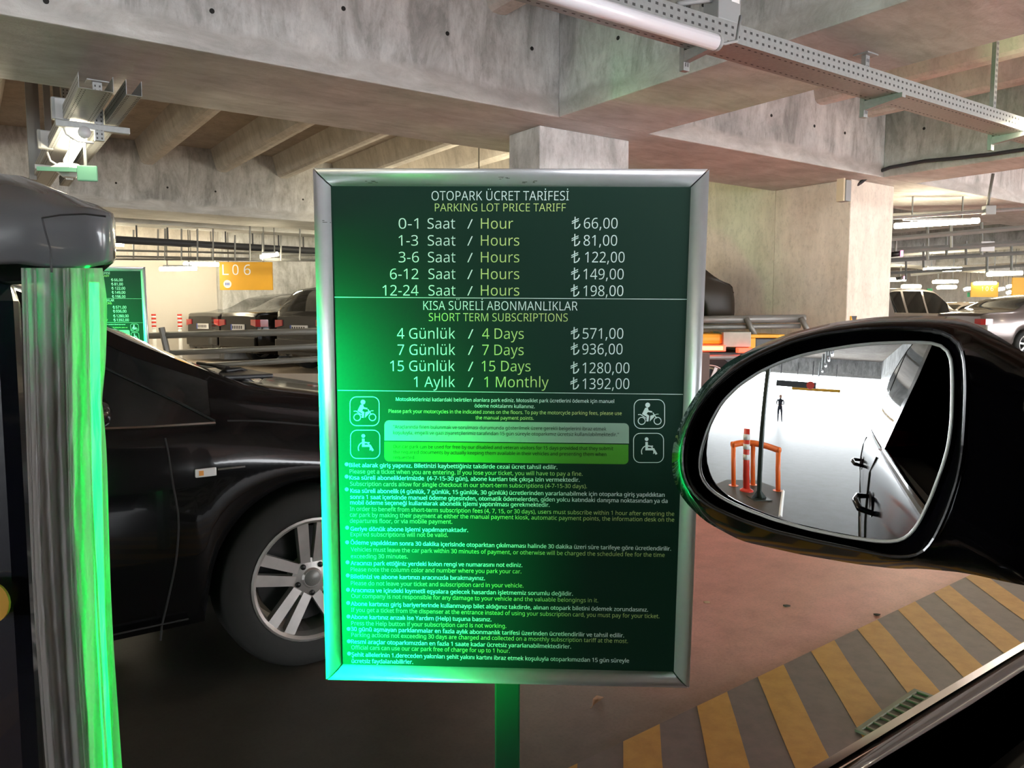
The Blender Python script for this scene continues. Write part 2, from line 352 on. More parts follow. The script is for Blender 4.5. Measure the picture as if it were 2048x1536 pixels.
# raised deck behind the guard rail (parking level) and the painted island
deck = link('trim_2', to_mesh(prism([(-4.9, 12.9), (12.5, 12.3), (30, 26), (10, 40), (-9.0, 19.0)], 0.0, 0.30)), M_FLOOR if False else mat('deck_beige', (0.42, 0.35, 0.28), 0.5, noise=0.12, nscale=2), kind='structure')
ISL_A = R_(35+3.1)
isl = empty('trim_3', B(1.0, 1.575, 0.0), ISL_A, kind='structure')
bm = bmesh.new(); add_box(bm, (-3.2, -1.15, 0.0), (6.5, 0.0, 0.008)); link('island_surface', to_mesh(bm), M_ISLAND, isl)
# stripes: foot on the island edge, slanting towards the car
for k in range(-7, 17):
    s0 = 1.52 + (k)*0.333 - 1.0
    if k == 0: s0 -= 0.0
    pts = []
    N = 9
    L = [(s0 - 1.02*t*1.1 + random.uniform(-.004, .004), -1.1*t) for t in [i/N for i in range(N+1)]]
    Rr = [(s0+0.155 - 1.02*t*1.1 + random.uniform(-.005, .005), -1.1*t) for t in [i/N for i in range(N+1)]]
    bm = bmesh.new(); a = [bm.verts.new((x, y-0.002, 0.0095)) for x, y in L]; b_ = [bm.verts.new((x, y-0.002, 0.0095)) for x, y in Rr]
    for i in range(N): bm.faces.new((a[i], a[i+1], b_[i+1], b_[i]))
    link('painted_stripe', to_mesh(bm), M_STRIPE, isl)
# drain grating on the island
gr = empty('drain_grate', (at_z(1709, 1467, 0.012)+at_z(1850, 1412, 0.012))/2, 0, 'rectangular greenish-grey floor drain grating on the yellow striped island', 'drain')
g0, g1, g2 = at_z(1709, 1469, 0.0), at_z(1806, 1402, 0.0), at_z(1748, 1490, 0.0)
ex = (g1-g0); ey = (g2-g0); Lg, Wg = ex.length*1.25, 0.115
ex.normalize(); ey = (ey-ex*ey.dot(ex)).normalized()
gr.location = g0+ex*Lg/2+ey*Wg/2+Vector((0, 0, 0.0095)); gr.rotation_euler = (0, 0, math.atan2(ex.y, ex.x))
sgn = 1 if ey.dot(Vector((-ex.y, ex.x, 0))) > 0 else -1
bm = bmesh.new()
for (a0, a1, b0, b1) in ((-Lg/2, Lg/2, -Wg/2, -Wg/2+.014), (-Lg/2, Lg/2, Wg/2-.014, Wg/2), (-Lg/2, -Lg/2+.014, -Wg/2+.014, Wg/2-.014), (Lg/2-.014, Lg/2, -Wg/2+.014, Wg/2-.014)): add_box(bm, (a0, b0, 0), (a1, b1, .008))
link('frame', to_mesh(bm), M_GRATE, gr)
bm = bmesh.new(); add_box(bm, (-Lg/2+.014, -Wg/2+.014, 0), (Lg/2-.014, Wg/2-.014, .002)); link('pan', to_mesh(bm), mat('grate_pan', (.12, .12, .1), .8), gr)
nb = 9
for i in range(1, nb): box('bar', (-Lg/2+i*Lg/nb-.004, -Wg/2+.014, .002), (-Lg/2+i*Lg/nb+.004, Wg/2-.014, .007), M_GRATE, gr)
box('bar', (-Lg/2+.014, -.004, .002), (Lg/2-.014, .004, .0075), M_GRATE, gr)

# ================================================================ PRICE SIGN
SW, SH = 0.63795, 0.87892
SC = Vector((-0.0068, 1.3, 1.04679))
RS = (Matrix.Rotation(-0.03335, 4, 'Z') @ Matrix.Rotation(0.04188, 4, 'X') @ Matrix.Rotation(0.008, 4, 'Y'))
SN = RS.to_3x3() @ Vector((0, -1, 0))
MS = Matrix.Translation(SC) @ RS
MSI = MS.inverted()
sign = empty('price_sign', SC+Vector((0, 0, -SC.z)), 0, 'green parking price board with lit left edge, in aluminium frame on a post, nearest', 'sign')
sign.location = (SC.x, SC.y+0.03, 0)
SI = Matrix.Translation(-Vector(sign.location)) @ MS     # sign face frame, relative to the sign's base
def to_sign(x, y):
    p = MSI @ at_plane(x, y, SC, SN); return p.x, p.z
def simesh(bm, name, m, smooth=False, parent=None):
    bm.transform(SI); return link(name, to_mesh(bm, smooth=smooth), m, parent or sign)
FWD = 0.030
# snap frame: four mitred rounded profiles
hw, hh = SW/2, SH/2
prof = [(0.0, 0.012), (0.0, -0.002), (0.0025, -0.0075), (0.008, -0.0115), (0.014, -0.012), (0.021, -0.0095), (0.026, -0.004), (0.0285, 0.001), (0.0285, 0.010)]
def frame_bar(side):
    loops = []
    g = 0.0022 if side in 'tb' else 0.0008
    for (d, y) in prof:
        if side == 't': a, b_ = (-hw+d+g, y, hh-d), (hw-d-g, y, hh-d)
        if side == 'b': a, b_ = (-hw+d+g, y, -hh+d), (hw-d-g, y, -hh+d)
        if side == 'l': a, b_ = (-hw+d, y, -hh+d+g), (-hw+d, y, hh-d-g)
        if side == 'r': a, b_ = (hw-d, y, -hh+d+g), (hw-d, y, hh-d-g)
        loops.append((a, b_))
    bm = bmesh.new(); A = [bm.verts.new(a) for a, _ in loops]; Bv = [bm.verts.new(b_) for _, b_ in loops]
    for i in range(len(A)-1): bm.faces.new((A[i], A[i+1], Bv[i+1], Bv[i]))
    bm.faces.new(A); bm.faces.new(Bv); bm.faces.new((A[-1], A[0], Bv[0], Bv[-1]))
    me = simesh(bm, 'frame_profile', M_FRAME)
    for p in me.data.polygons: p.use_smooth = len(p.vertices) == 4
    return me
for s in 'tblr': frame_bar(s)
bm = bmesh.new(); add_box(bm, (-hw+.004, 0.003, -hh+.004), (hw-.004, 0.018, hh-.004)); simesh(bm, 'back_panel', M_BLKPL)
bm = bmesh.new(); add_box(bm, (-hw+.027, 0.0, -hh+.027), (hw-.027, 0.003, hh-.027)); simesh(bm, 'printed_sheet', M_SHEET)
# scuffs on the frame
for (x, y, n) in ((740, 367, 5), (1010, 358, 7), (650, 444, 3), (1055, 366, 5)):
    bm = bmesh.new()
    for k in range(n):
        a, b_ = to_sign(x+random.uniform(-14, 14), y+random.uniform(-3, 3)); l = random.uniform(.002, .008)
        add_box(bm, (a, -0.0119, b_), (a+l, -0.0112, b_+.0007), Matrix.Translation((0, 0, 0)))
    simesh(bm, 'scuff_mark', mat('scuff', (0.10, 0.11, 0.10), .7))
# base post
pz = to_sign(1013, 1380)
bm = bmesh.new(); add_box(bm, (-0.024, 0.010, 0.0), (0.021, 0.052, 0.66), None, 0.003); link('post', to_mesh(bm), M_GREENP, sign)
bm = bmesh.new(); add_box(bm, (-0.13, -0.13, 0.0), (0.13, 0.13, 0.008), None, 0.002); link('base_plate', to_mesh(bm), M_GREENP, sign)
# lettering
FONT = None
try: FONT = bpy.data.fonts.load(bpy.utils.resource_path('LOCAL')+'/datafiles/fonts/NotoSansHebrew-Regular.woff2')
except Exception: FONT = None
def text_mesh(s, cap=None, bold=0.0, res=2):
    cu = bpy.data.curves.new('t', 'FONT'); cu.body = s; cu.resolution_u = res; cu.offset = bold
    if FONT: cu.font = FONT
    o = bpy.data.objects.new('t', cu); me = bpy.data.meshes.new_from_object(o); bpy.data.objects.remove(o); bpy.data.curves.remove(cu)
    return me
CAPH = None
def cap_h():
    me = text_mesh('H'); ys = [v.co.y for v in me.vertices]; return max(ys)-min(ys)
CAPH = cap_h()
YT = -0.0006
def sign_text(s, x0, yb0, x1, yb1, cap, m, bold=-0.005, name='text_line', y=YT):
    """print a line whose ink starts at (x0, yb0), ends at (x1, yb1) on the baseline, with the given capital height"""
    dbl = bold if bold > 0 else 0.0
    me = text_mesh(s, bold=min(bold, 0.0))
    if dbl:                      # heavier print: the same outline laid twice, a hair apart
        bmd = bmesh.new(); bmd.from_mesh(me); g_ = bmesh.ops.duplicate(bmd, geom=bmd.verts[:]+bmd.edges[:]+bmd.faces[:])
        for v in g_['geom']:
            if isinstance(v, bmesh.types.BMVert): v.co.x += dbl*2.4; v.co.z += 1.0
        bmd.to_mesh(me); bmd.free()
    xs = [v.co.x for v in me.vertices]; a, b_ = min(xs), max(xs)
    p = Vector(to_sign(x0, yb0)); q = Vector(to_sign(x1, yb1)); c = Vector(to_sign(x0, yb0-cap))
    sx = (q-p)/(b_-a); sy = Vector((0, 1))*((c-p).length/CAPH)
    if s == '/': sy = sy*0.9
    for v in me.vertices:
        w = p+sx*(v.co.x-a)+sy*v.co.y; v.co = (w.x, y-(0.0002 if v.co.z > .5 else 0.0), w.y)
    me.transform(SI); me.materials.clear()
    return link(name, me, m, sign)
W_, G_, D_ = M_TXT_W, M_TXT_G, M_TXT_D
sign_text('OTOPARK ÜCRET TARİFESİ', 863.3, 400.8, 1137.6, 400.8, 18.5, W_)
sign_text('PARKING LOT PRICE TARIFF', 869.9, 422.8, 1131.5, 422.8, 15.8, G_)
LIRA = [((0.30, 1.0), (0.42, 1.0), (0.42, 0.72), (0.30, 0.66))]
def lira(x0, x1, yb, h):
    """the lira sign: stem, hook and two slanting bars"""
    p = Vector(to_sign(x0, yb)); w = (Vector(to_sign(x1, yb))-p).length; H_ = (Vector(to_sign(x0, yb-h))-p).length
    bm = bmesh.new()
    def poly(pts):
        bm.faces.new([bm.verts.new((p.x+a*w, YT, p.y+b_*H_)) for a, b_ in pts])
    poly([(.30, 0.0), (.42, 0.0), (.42, 1.02), (.30, 1.02)])
    arc_o = [(.34+.64*math.cos(t), .42+.44*math.sin(t)-.0) for t in [R_(-92+k*92/8) for k in range(9)]]
    arc_i = [(.34+.50*math.cos(t), .42+.35*math.sin(t)) for t in [R_(-92+k*92/8) for k in range(9)]]
    for k in range(8): poly([arc_o[k], arc_o[k+1], arc_i[k+1], arc_i[k]])
    for b0 in (.40, .56): poly([(.0, b0), (.78, b0+.26), (.78, b0+.35), (.0, b0+.09)])
    simesh(bm, 'lira_symbol', W_)
rows = [
    (457.4, '0-1', 797.5, 836.7, 'Saat', 855.2, 910.3, 'Hour', 961.9, 1026.1, '66,00', 1167.6, 1234.9, 457.1, 1143.5),
    (491.3, '1-3', 797.5, 836.2, 'Saat', 855.7, 911.0, 'Hours', 961.9, 1038.5, '81,00', 1167, 1234, 491.4, 1143),
    (524.7, '3-6', 797.5, 838, 'Saat', 856.0, 911.0, 'Hours', 961.9, 1038.5, '122,00', 1170, 1248.8, 525, 1142.4),
    (558.3, '6-12', 780.3, 837, 'Saat', 857, 911.0, 'Hours', 961.9, 1038.5, '149,00', 1166.8, 1247, 558.7, 1142.2),
    (591.2, '12-24', 765.6, 837, 'Saat', 857.2, 911.0, 'Hours', 961.9, 1038.5, '198,00', 1166.8, 1246.3, 592.2, 1141.4)]
for (yb, a, a0, a1, b_, b0, b1, c, c0, c1, d, d0, d1, yp, l0) in rows:
    sign_text(a, a0, yb, a1, yb, 21, W_); sign_text(b_, b0, yb, b1, yb, 21, W_); sign_text('/', 934.7, yb, 945.5, yb, 21, W_)
    sign_text(c, c0, yb, c1, yb, 21, G_); sign_text(d, d0, yp, d1, yp, 21.3, W_); lira(l0, l0+17.5, yp+.5, 23.5)
sign_text('KISA SÜRELİ ABONMANLIKLAR', 846.8, 619.7, 1154.9, 621, 17.8, W_)
sign_text('SHORT TERM SUBSCRIPTIONS', 857.7, 642, 1135.3, 643, 16, G_)
for (yb, b_, b0, b1, c, c0, c1, d, d0, d1, yp, l0) in (
    (677.3, '4 Günlük', 794.3, 910.3, '4 Days', 964.4, 1047.4, '571,00', 1165.1, 1246.3, 677.5, 1141.6),
    (709.8, '7 Günlük', 795.5, 910.3, '7 Days', 964.6, 1047.2, '936,00', 1164.3, 1244.8, 708.7, 1141.4),
    (742.2, '15 Günlük', 780.8, 909.5, '15 Days', 963.5, 1061, '1280,00', 1165, 1258.5, 746.4, 1141.0),
    (774.0, '1 Aylık', 828, 910, '1 Monthly', 968.6, 1097, '1392,00', 1165, 1258.2, 778.0, 1140.6)):
    sign_text(b_, b0, yb, b1, yb, 21, W_); sign_text('/', 936, yb, 946.7, yb, 21, W_); sign_text(c, c0, yb+.3, c1, yb+.5, 21, G_)
    sign_text(d, d0, yp, d1, yp, 21.3, W_); lira(l0, l0+17.5, yp+.5, 23.5)
def quadstrip(px_pts, w, name, m, closed=False, y=YT):
    """a printed line of width w metres through picture points on the sheet"""
    P = [Vector(to_sign(*q)) for q in px_pts]; bm = bmesh.new(); n = len(P); L, Rr = [], []
    for i in range(n):
        a = P[(i-1) % n] if closed or i > 0 else P[i]; b_ = P[(i+1) % n] if closed or i < n-1 else P[i]
        d = (b_-a).normalized(); nn = Vector((-d.y, d.x))*w/2
        L.append(bm.verts.new((P[i].x+nn.x, y, P[i].y+nn.y))); Rr.append(bm.verts.new((P[i].x-nn.x, y, P[i].y-nn.y)))
    for i in range(n if closed else n-1):
        j = (i+1) % n; bm.faces.new((L[i], L[j], Rr[j], Rr[i]))
    return simesh(bm, name, m)
quadstrip([(669, 594.3), (1378, 598.6)], .0009, 'rule_line', W_); quadstrip([(676, 780.5), (1366, 788.7)], .0009, 'rule_line', W_)
def rrect(x0, y0, x1, y1, r, corners='abcd', n=5):
    out = []
    for c, (cx, cy, a0) in zip('abcd', ((x0+r, y0+r, 180), (x1-r, y0+r, 270), (x1-r, y1-r, 0), (x0+r, y1-r, 90))):
        if c in corners:
            for k in range(n+1): t = R_(a0+90*k/n); out.append((cx+r*math.cos(t), cy+r*math.sin(t)))
        else: out.append(({'a': x0, 'b': x1, 'c': x1, 'd': x0}[c], {'a': y0, 'b': y0, 'c': y1, 'd': y1}[c]))
    return out
def shear(pts, k, x0): return [(x, y+(x-x0)*k) for x, y in pts]
def poly_print(px_pts, name, m, y=YT):
    bm = bmesh.new(); bm.faces.new([bm.verts.new((a, y, b_)) for a, b_ in [to_sign(*q) for q in px_pts]]); return simesh(bm, name, m)
poly_print(shear(rrect(769, 840.5, 1257.8, 881, 9, 'ab'), .0122, 769), 'printed_box', M_BOX_W)
poly_print(shear(rrect(769, 883, 1256.8, 922.5, 9, 'cd'), .0122, 769), 'printed_box', M_BOX_G)
T7 = 6.9
small = [('Motosikletlerinizi katlardaki belirtilen alanlara park ediniz. Motosiklet park ücretlerini ödemek için manuel', 792, 801.6, 1228.1, 805.9, T7, W_, .004),
 ('ödeme noktalarını kullanınız.', 949.4, 814.7, 1069.3, 816.2, T7, W_, .004),
 ('Please park your motorcycles in the indicated zones on the floors. To pay the motorcycle parking fees, please use', 777.3, 825.4, 1243.2, 829.9, T7, G_, 0),
 ('the manual payment points.', 951.2, 838.5, 1067.4, 839.6, T7, G_, 0)]
for t in small: sign_text(t[0], t[1], t[2], t[3], t[4], t[5], t[6], t[7])
for t in [('"Araçlarında fiilen bulunmak ve sorulması durumunda gösterilmek üzere gerekli belgelerini ibraz etmek', 786.7, 856.7, 1212.5, 861),
 ('koşuluyla, engelli ve gazi ziyaretçilerimiz tarafından 15 gün süreyle otoparkımız ücretsiz kullanılabilmektedir."', 786.7, 868.4, 1237.3, 872.3),
 ('Our car park can be used for free by our disabled and veteran visitors for 15 days provided that they submit', 786.7, 896.1, 1226.2, 900.2),
 ('the required documents by actually keeping them available in their vehicles and presenting them when', 786.7, 907.1, 1212.5, 911.8),
 ('requested.', 786.7, 917.8, 830.7, 918.2)]: sign_text(*t, T7, D_, 0, y=YT*2)
T8 = 7.9
body = [
 ('Bilet alarak giriş yapınız. Biletinizi kaybettiğiniz takdirde cezai ücret tahsil edilir.', 698.5, 933.8, 1114.8, 938.1, 1),
 ('Please get a ticket when you are entering. If you lose your ticket, you will have to pay a fine.', 699.5, 946.5, 1165, 951.4, 0),
 ('Kısa süreli aboneliklerimizde  (4-7-15-30 gün), abone kartları tek çıkışa izin vermektedir.', 699, 958.8, 1159.2, 963.5, 1),
 ('Subscription cards allow for single checkout in our short-term subscriptions (4-7-15-30 days).', 700.5, 971.3, 1173.8, 976.2, 0),
 ('Kısa süreli abonelik (4 günlük, 7 günlük, 15 günlük, 30 günlük) ücretlerinden yararlanabilmek için otoparka giriş yapıldıktan', 701, 985, 1329, 993.4, 1),
 ('sonra 1 saat içerisinde manuel ödeme gişesinden, otomatik ödemelerden, giden yolcu katındaki danışma noktasından ya da', 700.5, 997.3, 1335, 1005.7, 1),
 ('mobil ödeme seçeneği kullanılarak abonelik işlemi yaptırılması gerekmektedir.', 700.5, 1008.6, 1099.2, 1013.5, 1),
 ('In order to benefit from short-term subscription fees (4, 7, 15, or 30 days), users must subscribe within 1 hour after entering the', 700, 1021.1, 1348.2, 1031.5, 0),
 ('car park by making their payment at either the manual payment kiosk, automatic payment points, the information desk on the', 700, 1033, 1348.2, 1043.2, 0),
 ('departures floor, or via mobile payment.', 700, 1045.2, 904.5, 1047.1, 0),
 ('Geriye dönük abone işlemi yapılmamaktadır.', 701.2, 1061.2, 936.3, 1063.8, 1),
 ('Expired subscriptions will not be valid.', 701.2, 1072.3, 895.9, 1073.7, 0),
 ('Ödeme yapıldıktan sonra 30 dakika içerisinde otoparktan çıkılmaması halinde 30 dakika üzeri süre tarifeye göre ücretlendirilir.', 701.4, 1088.4, 1341.9, 1101, 1),
 ('Vehicles must leave the car park within 30 minutes of payment, or otherwise will be charged the scheduled fee for the time', 702, 1102.2, 1329.1, 1113.7, 0),
 ('exceeding 30 minutes.', 702, 1116, 815.6, 1116.7, 0),
 ('Aracınızı park ettiğiniz yerdeki kolon rengi ve numarasını not ediniz.', 701.6, 1129.8, 1044.8, 1133.8, 1),
 ('Please note the column color and number where you park your car.', 701.6, 1142.3, 1042.6, 1146.5, 0),
 ('Biletinizi ve abone kartınızı aracınızda bırakmayınız.', 701.6, 1156.6, 970, 1160, 1),
 ('Please do not leave your ticket and subscription card in your vehicle.', 702, 1169.8, 1046.8, 1174.8, 0),
 ('Aracınıza ve içindeki kıymetli eşyalara gelecek hasardan işletmemiz sorumlu değildir.', 702, 1183.7, 1145.7, 1191, 1),
 ('Our company is not responsible for any damage to your vehicle and the valuable belongings in it.', 703, 1195.4, 1196.2, 1204.5, 0),
 ('Abone kartınızı giriş bariyerlerinde kullanmayıp bilet aldığınız takdirde, alınan otopark biletini ödemek zorundasınız.', 702, 1210.9, 1296, 1223, 1),
 ('If you get a ticket from the dispenser at the entrance instead of using your subscription card, you must pay for your ticket.', 702.5, 1223.2, 1318.6, 1236.1, 0),
 ('Abone kartınız arızalı ise Yardım (Help) tuşuna basınız.', 702, 1237.3, 983, 1242.4, 1),
 ('Press the Help button if your subscription card is not working.', 703, 1249.9, 1012.5, 1255.5, 0),
 ('30 günü aşmayan parklanmalar en fazla aylık abonmanlık tarifesi üzerinden ücretlendirilir ve tahsil edilir.', 702, 1261.4, 1248, 1274.5, 1),
 ('Parking actions not exceeding 30 days are charged and collected on a monthly subscription tariff at the most.', 703, 1273, 1255.7, 1285.8, 0),
 ('Resmi araçlar otoparkımızdan en fazla 1 saate kadar ücretsiz yararlanabilmektedirler.', 702.5, 1286.6, 1142, 1296.7, 1),
 ('Official cars can use our car park free of charge for up to 1 hour.', 703, 1298.3, 1019.6, 1305.4, 0),
 ('Şehit ailelerinin 1.dereceden yakınları şehit yakını kartını ibraz etmek koşuluyla otoparkımızdan 15 gün süreyle', 703.5, 1312.4, 1258, 1325, 1),
 ('ücretsiz faydalanabilirler.', 703.5, 1325.5, 826.3, 1327.3, 1)]
for (s, x0, y0, x1, y1, bd) in body: sign_text(s, x0, y0, x1, y1, T8, W_ if bd else G_, .013 if bd else 0.0)
for (x, y) in ((693.4, 928.4), (693.4, 953), (693.6, 978.4), (694.5, 1055.1), (694.5, 1084.4), (695.3, 1124.3), (695.7, 1150.6), (696.1, 1179.2), (696.5, 1205.5), (697, 1232.7), (697.3, 1257.5), (697.8, 1282.2), (698.4, 1306.8)):
    poly_print([(x+3.7*math.cos(t), y+3.7*math.sin(t)) for t in [2*math.pi*k/14 for k in range(14)]], 'bullet', W_)
# pictograms
def circ(cx, cy, r, n=20, a0=0, a1=360): return [(cx+r*math.cos(R_(a0+(a1-a0)*k/n)), cy+r*math.sin(R_(a0+(a1-a0)*k/n))) for k in range(n if a1-a0 == 360 else n+1)]
PXM = SW/790.0
def moto(x0, y0, x1, y1):
    s = (x1-x0)/58.5; X = lambda a: x0+a*s; Y = lambda b_: y0+b_*s
    quadstrip(rrect(x0, y0, x1, y1, 13*s, n=6), 1.5*PXM, 'icon_border', W_, True)
    poly_print([(X(a), Y(b_)) for a, b_ in circ(26, 10.5, 4.7)], 'rider_icon', W_)
    for c in ((14.5, 41), (45, 41)): quadstrip([(X(a), Y(b_)) for a, b_ in circ(c[0], c[1], 6.8)], 1.7*s*PXM, 'motorcycle_icon', W_, True)
    poly_print([(X(a), Y(b_)) for a, b_ in ((21, 16), (26, 15), (28, 21), (35, 22.5), (34.5, 25), (26.5, 24), (24, 27.5), (29, 31), (27.5, 42), (23.5, 42), (24, 33), (15, 28))], 'rider_icon', W_)
    poly_print([(X(a), Y(b_)) for a, b_ in ((31, 31), (38, 29), (39, 33), (30, 42))], 'motorcycle_icon', W_)
    quadstrip([(X(a), Y(b_)) for a, b_ in ((7.5, 29), (12, 28.5), (23, 36))], 1.7*s*PXM, 'motorcycle_icon', W_)
    quadstrip([(X(a), Y(b_)) for a, b_ in ((36, 25), (39, 30), (43.5, 36))], 1.8*s*PXM, 'motorcycle_icon', W_)
    quadstrip([(X(a), Y(b_)) for a, b_ in ((39, 30), (43, 28), (47, 28))], 1.3*s*PXM, 'motorcycle_icon', W_)
def chair_icon(x0, y0, x1, y1):
    s = (x1-x0)/58.5; X = lambda a: x0+a*s; Y = lambda b_: y0+b_*s
    quadstrip(rrect(x0, y0, x1, y1, 13*s, n=6), 1.5*PXM, 'icon_border', W_, True)
    poly_print([(X(a), Y(b_)) for a, b_ in circ(25.5, 11.5, 3.7)], 'wheelchair_icon', W_)
    poly_print([(X(a), Y(b_)) for a, b_ in ((23, 17), (28, 17), (28, 24), (38, 24), (38, 26.3), (28, 26.3), (28, 29), (40, 29), (46.5, 40), (43, 42), (37.5, 33.3), (23, 33.3))], 'wheelchair_icon', W_)
    quadstrip([(X(a), Y(b_)) for a, b_ in circ(27.5, 36, 12, 20, -120-85, 20)][::-1], 1.9*s*PXM, 'wheelchair_icon', W_)
moto(700.2, 793.6, 758.4, 851.2); chair_icon(701.2, 860.2, 759.8, 916.8); moto(1268.2, 799, 1329.1, 857); chair_icon(1267, 866.4, 1327, 925)

# second price sign, further back on the left
sign2 = copy_tree(sign)
sign2['label'] = 'distant green parking price board half hidden behind the vinyl curtain'
k2 = 5.15/1.3
P2 = at_y(189, 533, 5.15)
sign2.location = (P2.x, 5.18, 0); sign2.rotation_euler = (0, 0, R_(6))
sign2.location.z = P2.z-(SC.z+SH/2)
for ch in list(sign2.children):
    if ch.name.startswith('post'): ch.location.z = -sign2.location.z*0.0
if sign2.location.z > 0.002:
    dz = sign2.location.z
    box('post_foot', (-0.024, -0.020, -dz), (0.021, 0.025, 0.0), M_GREENP, sign2)

# ================================================================ TICKET MACHINE under its cover
tm = empty('ticket_machine', (-0.86, 1.24, 0), 0, 'covered ticket machine with grey vinyl hood, clear ribbed curtain and green light bar', 'machine')
TML = Vector(tm.location)
def tml(p): return Vector(p)-TML
SK = Matrix(((1, -0.62, 0, -0.62*0.2), (0, 1, 0, 0), (0, 0, 1, 0), (0, 0, 0, 1)))
box('cabinet', (-0.30, -0.19, 0.0), (0.205, 0.22, 1.30), M_BAG, tm, bev=0.03, mtx=SK)
# hood
import mathutils.noise as mn
loops = []
NU = 72
def hood_loop(sx, z, f, droop=0.0):
    L = []
    for k in range(NU):
        t = 2*math.pi*k/NU; c, s = math.cos(t), math.sin(t); e = 0.2
        x = math.copysign(abs(c)**e, c)*0.335*f; y = math.copysign(abs(s)**e, s)*0.27*f
        n = mn.noise(Vector((x*9, y*9, z*7)))*0.013+mn.noise(Vector((x*25, y*25, z*14)))*0.004
        L.append((x*(1+n*2)+sx-0.60*(y+0.25), y*(1+n*2), z+n*0.9+droop*x))
    return L
for (z, f) in ((1.315, 0.975), (1.309, 0.99), (1.315, 1.0), (1.335, 1.004), (1.355, 1.006), (1.374, 1.006), (1.385, 0.997), (1.398, 0.94), (1.415, 0.83), (1.436, 0.66), (1.456, 0.45), (1.470, 0.25), (1.474, 0.06)):
    loops.append(hood_loop(0.012, z-0.004, f, 0.05 if z < 1.35 else 0.02))
hood = link('hood', to_mesh(loft(loops, False, True), smooth=True), M_VINYL, tm)
hood.location = (0.012, 0.02, 0)
# seams of the hood
tube('hood_seam', [tml(at_y(x, y, 0.972)) for x, y in ((103, 545), (101, 500), (90, 462), (84, 436))], 0.0012, mat('seam_dark', (0.03, 0.03, 0.035), .5), tm, 5)
tube('hood_seam', [tml(at_y(x, y, 0.968)) for x, y in ((84, 436), (120, 430), (170, 428), (212, 433))], 0.0012, MATS['seam_dark'], tm, 5)
# curtain: ribbed vinyl
def sheet(xs_top, xs_bot, Y, ytop, ybot, depth, n=40, m=60):
    """a hanging sheet between two picture columns at distance Y, with folds of the given depth function"""
    vs = []; bm = bmesh.new()
    for j in range(m+1):
        r = []
        for i in range(n+1):
            a = i/n; b_ = j/m
            xt = xs_top(b_)*(1-a)+xs_bot(b_)*a
            p = at_y(xt, ytop+(ybot-ytop)*b_, Y+depth(a, b_)); r.append(bm.verts.new(tml(p)))
        vs.append(r)
    for j in range(m):
        for i in range(n): bm.faces.new((vs[j][i], vs[j][i+1], vs[j+1][i+1], vs[j+1][i]))
    return bm
def ed(pts): return lambda b_: interp(pts, b_)
left_e = ed([(0, 42), (.3, 52), (.6, 66), (1, 98)]); mid_e = ed([(0, 134), (.3, 140), (.6, 155), (1, 182)])
right_e = ed([(0, 205), (.07, 214), (.16, 212), (.235, 205), (.245, 204), (.26, 206), (.34, 213), (.6, 222), (1, 250)])
link('curtain', to_mesh(sheet(left_e, mid_e, 0.995, 536, 1620, lambda a, b_: 0.004*math.sin(a*22)+0.003*math.sin(a*9+b_*4)+0.0015*math.sin(b_*60+a*5), 60, 40), smooth=True), M_CURT, tm)
link('curtain', to_mesh(sheet(mid_e, ed([(0, 172), (.3, 180), (.6, 196), (1, 222)]), 0.99, 536, 1620, lambda a, b_: 0.004*math.sin(a*8+b_*9)+0.006*mn.noise(Vector((a*4, b_*14, 0))), 24, 70), smooth=True), M_CURT, tm)
link('curtain_edge', to_mesh(sheet(ed([(0, 168), (.3, 178), (.6, 192), (1, 216)]), right_e, 0.985, 536, 1620, lambda a, b_: 0.03*a*a+0.007*mn.noise(Vector((a*5, b_*11, 3)))+0.004*math.sin(a*9+b_*14), 26, 80), smooth=True), M_FILM, tm)
for xs in ((52, 62, 100), (70, 78, 118), (128, 138, 176)):
    tube('curtain_welt', [tml(at_y(xs[0], 540, .99)), tml(at_y((xs[0]+xs[1])/2+2, 800, .99)), tml(at_y(xs[1]+6, 1150, .99)), tml(at_y(xs[2], 1600, .99))], 0.0012, M_CURT, tm, 6)
HP = [(150, 548), (154, 800), (162, 1100), (174, 1350), (190, 1640)]
hl_ = [[tml(at_y(x, y, 1.0)), tml(at_y(x, y, 1.062)), tml(at_y(x+46, y, 1.066)), tml(at_y(x+46, y, 1.072)), tml(at_y(x-5, y, 1.07)), tml(at_y(x-5, y, 1.0))] for x, y in HP]
link('added_light_shield', to_mesh(loft(hl_)), M_BLKPL, tm)  # added opaque screen, keeps the green light off curtain and beams
# added green strip light beside the light bar, brightens the price board without spill
la_d = bpy.data.lights.new('added_board_light', 'AREA'); la_d.shape = 'RECTANGLE'; la_d.size = .012; la_d.size_y = .74; la_d.energy = GREEN_P; la_d.color = (0.0, 1.0, 0.21); la_d.spread = R_(50)
la_o = bpy.data.objects.new('added_board_light', la_d); col.objects.link(la_o); la_o.parent = tm; la_p = at_y(199, 1080, 1.055)
la_o.location = tml(la_p); la_o.rotation_euler = (SC+Vector((-.31, 0, -.08))-la_p).to_track_quat('-Z', 'Y').to_euler()
tube('light_bar', [tml(at_y(188, 565, 1.048)), tml(at_y(193, 900, 1.048)), tml(at_y(201, 1250, 1.048)), tml(at_y(218, 1560, 1.048))], 0.006, M_GREENLED, tm, 10)
bm = bmesh.new(); lathe(bm, [(0.0, -0.002), (0.03, -0.002), (0.03, 0.002)], 24, 'Y'); o = link('yellow_disc', to_mesh(bm), M_YEL, tm); o.location = tml(at_y(-24, 1205, 1.03))

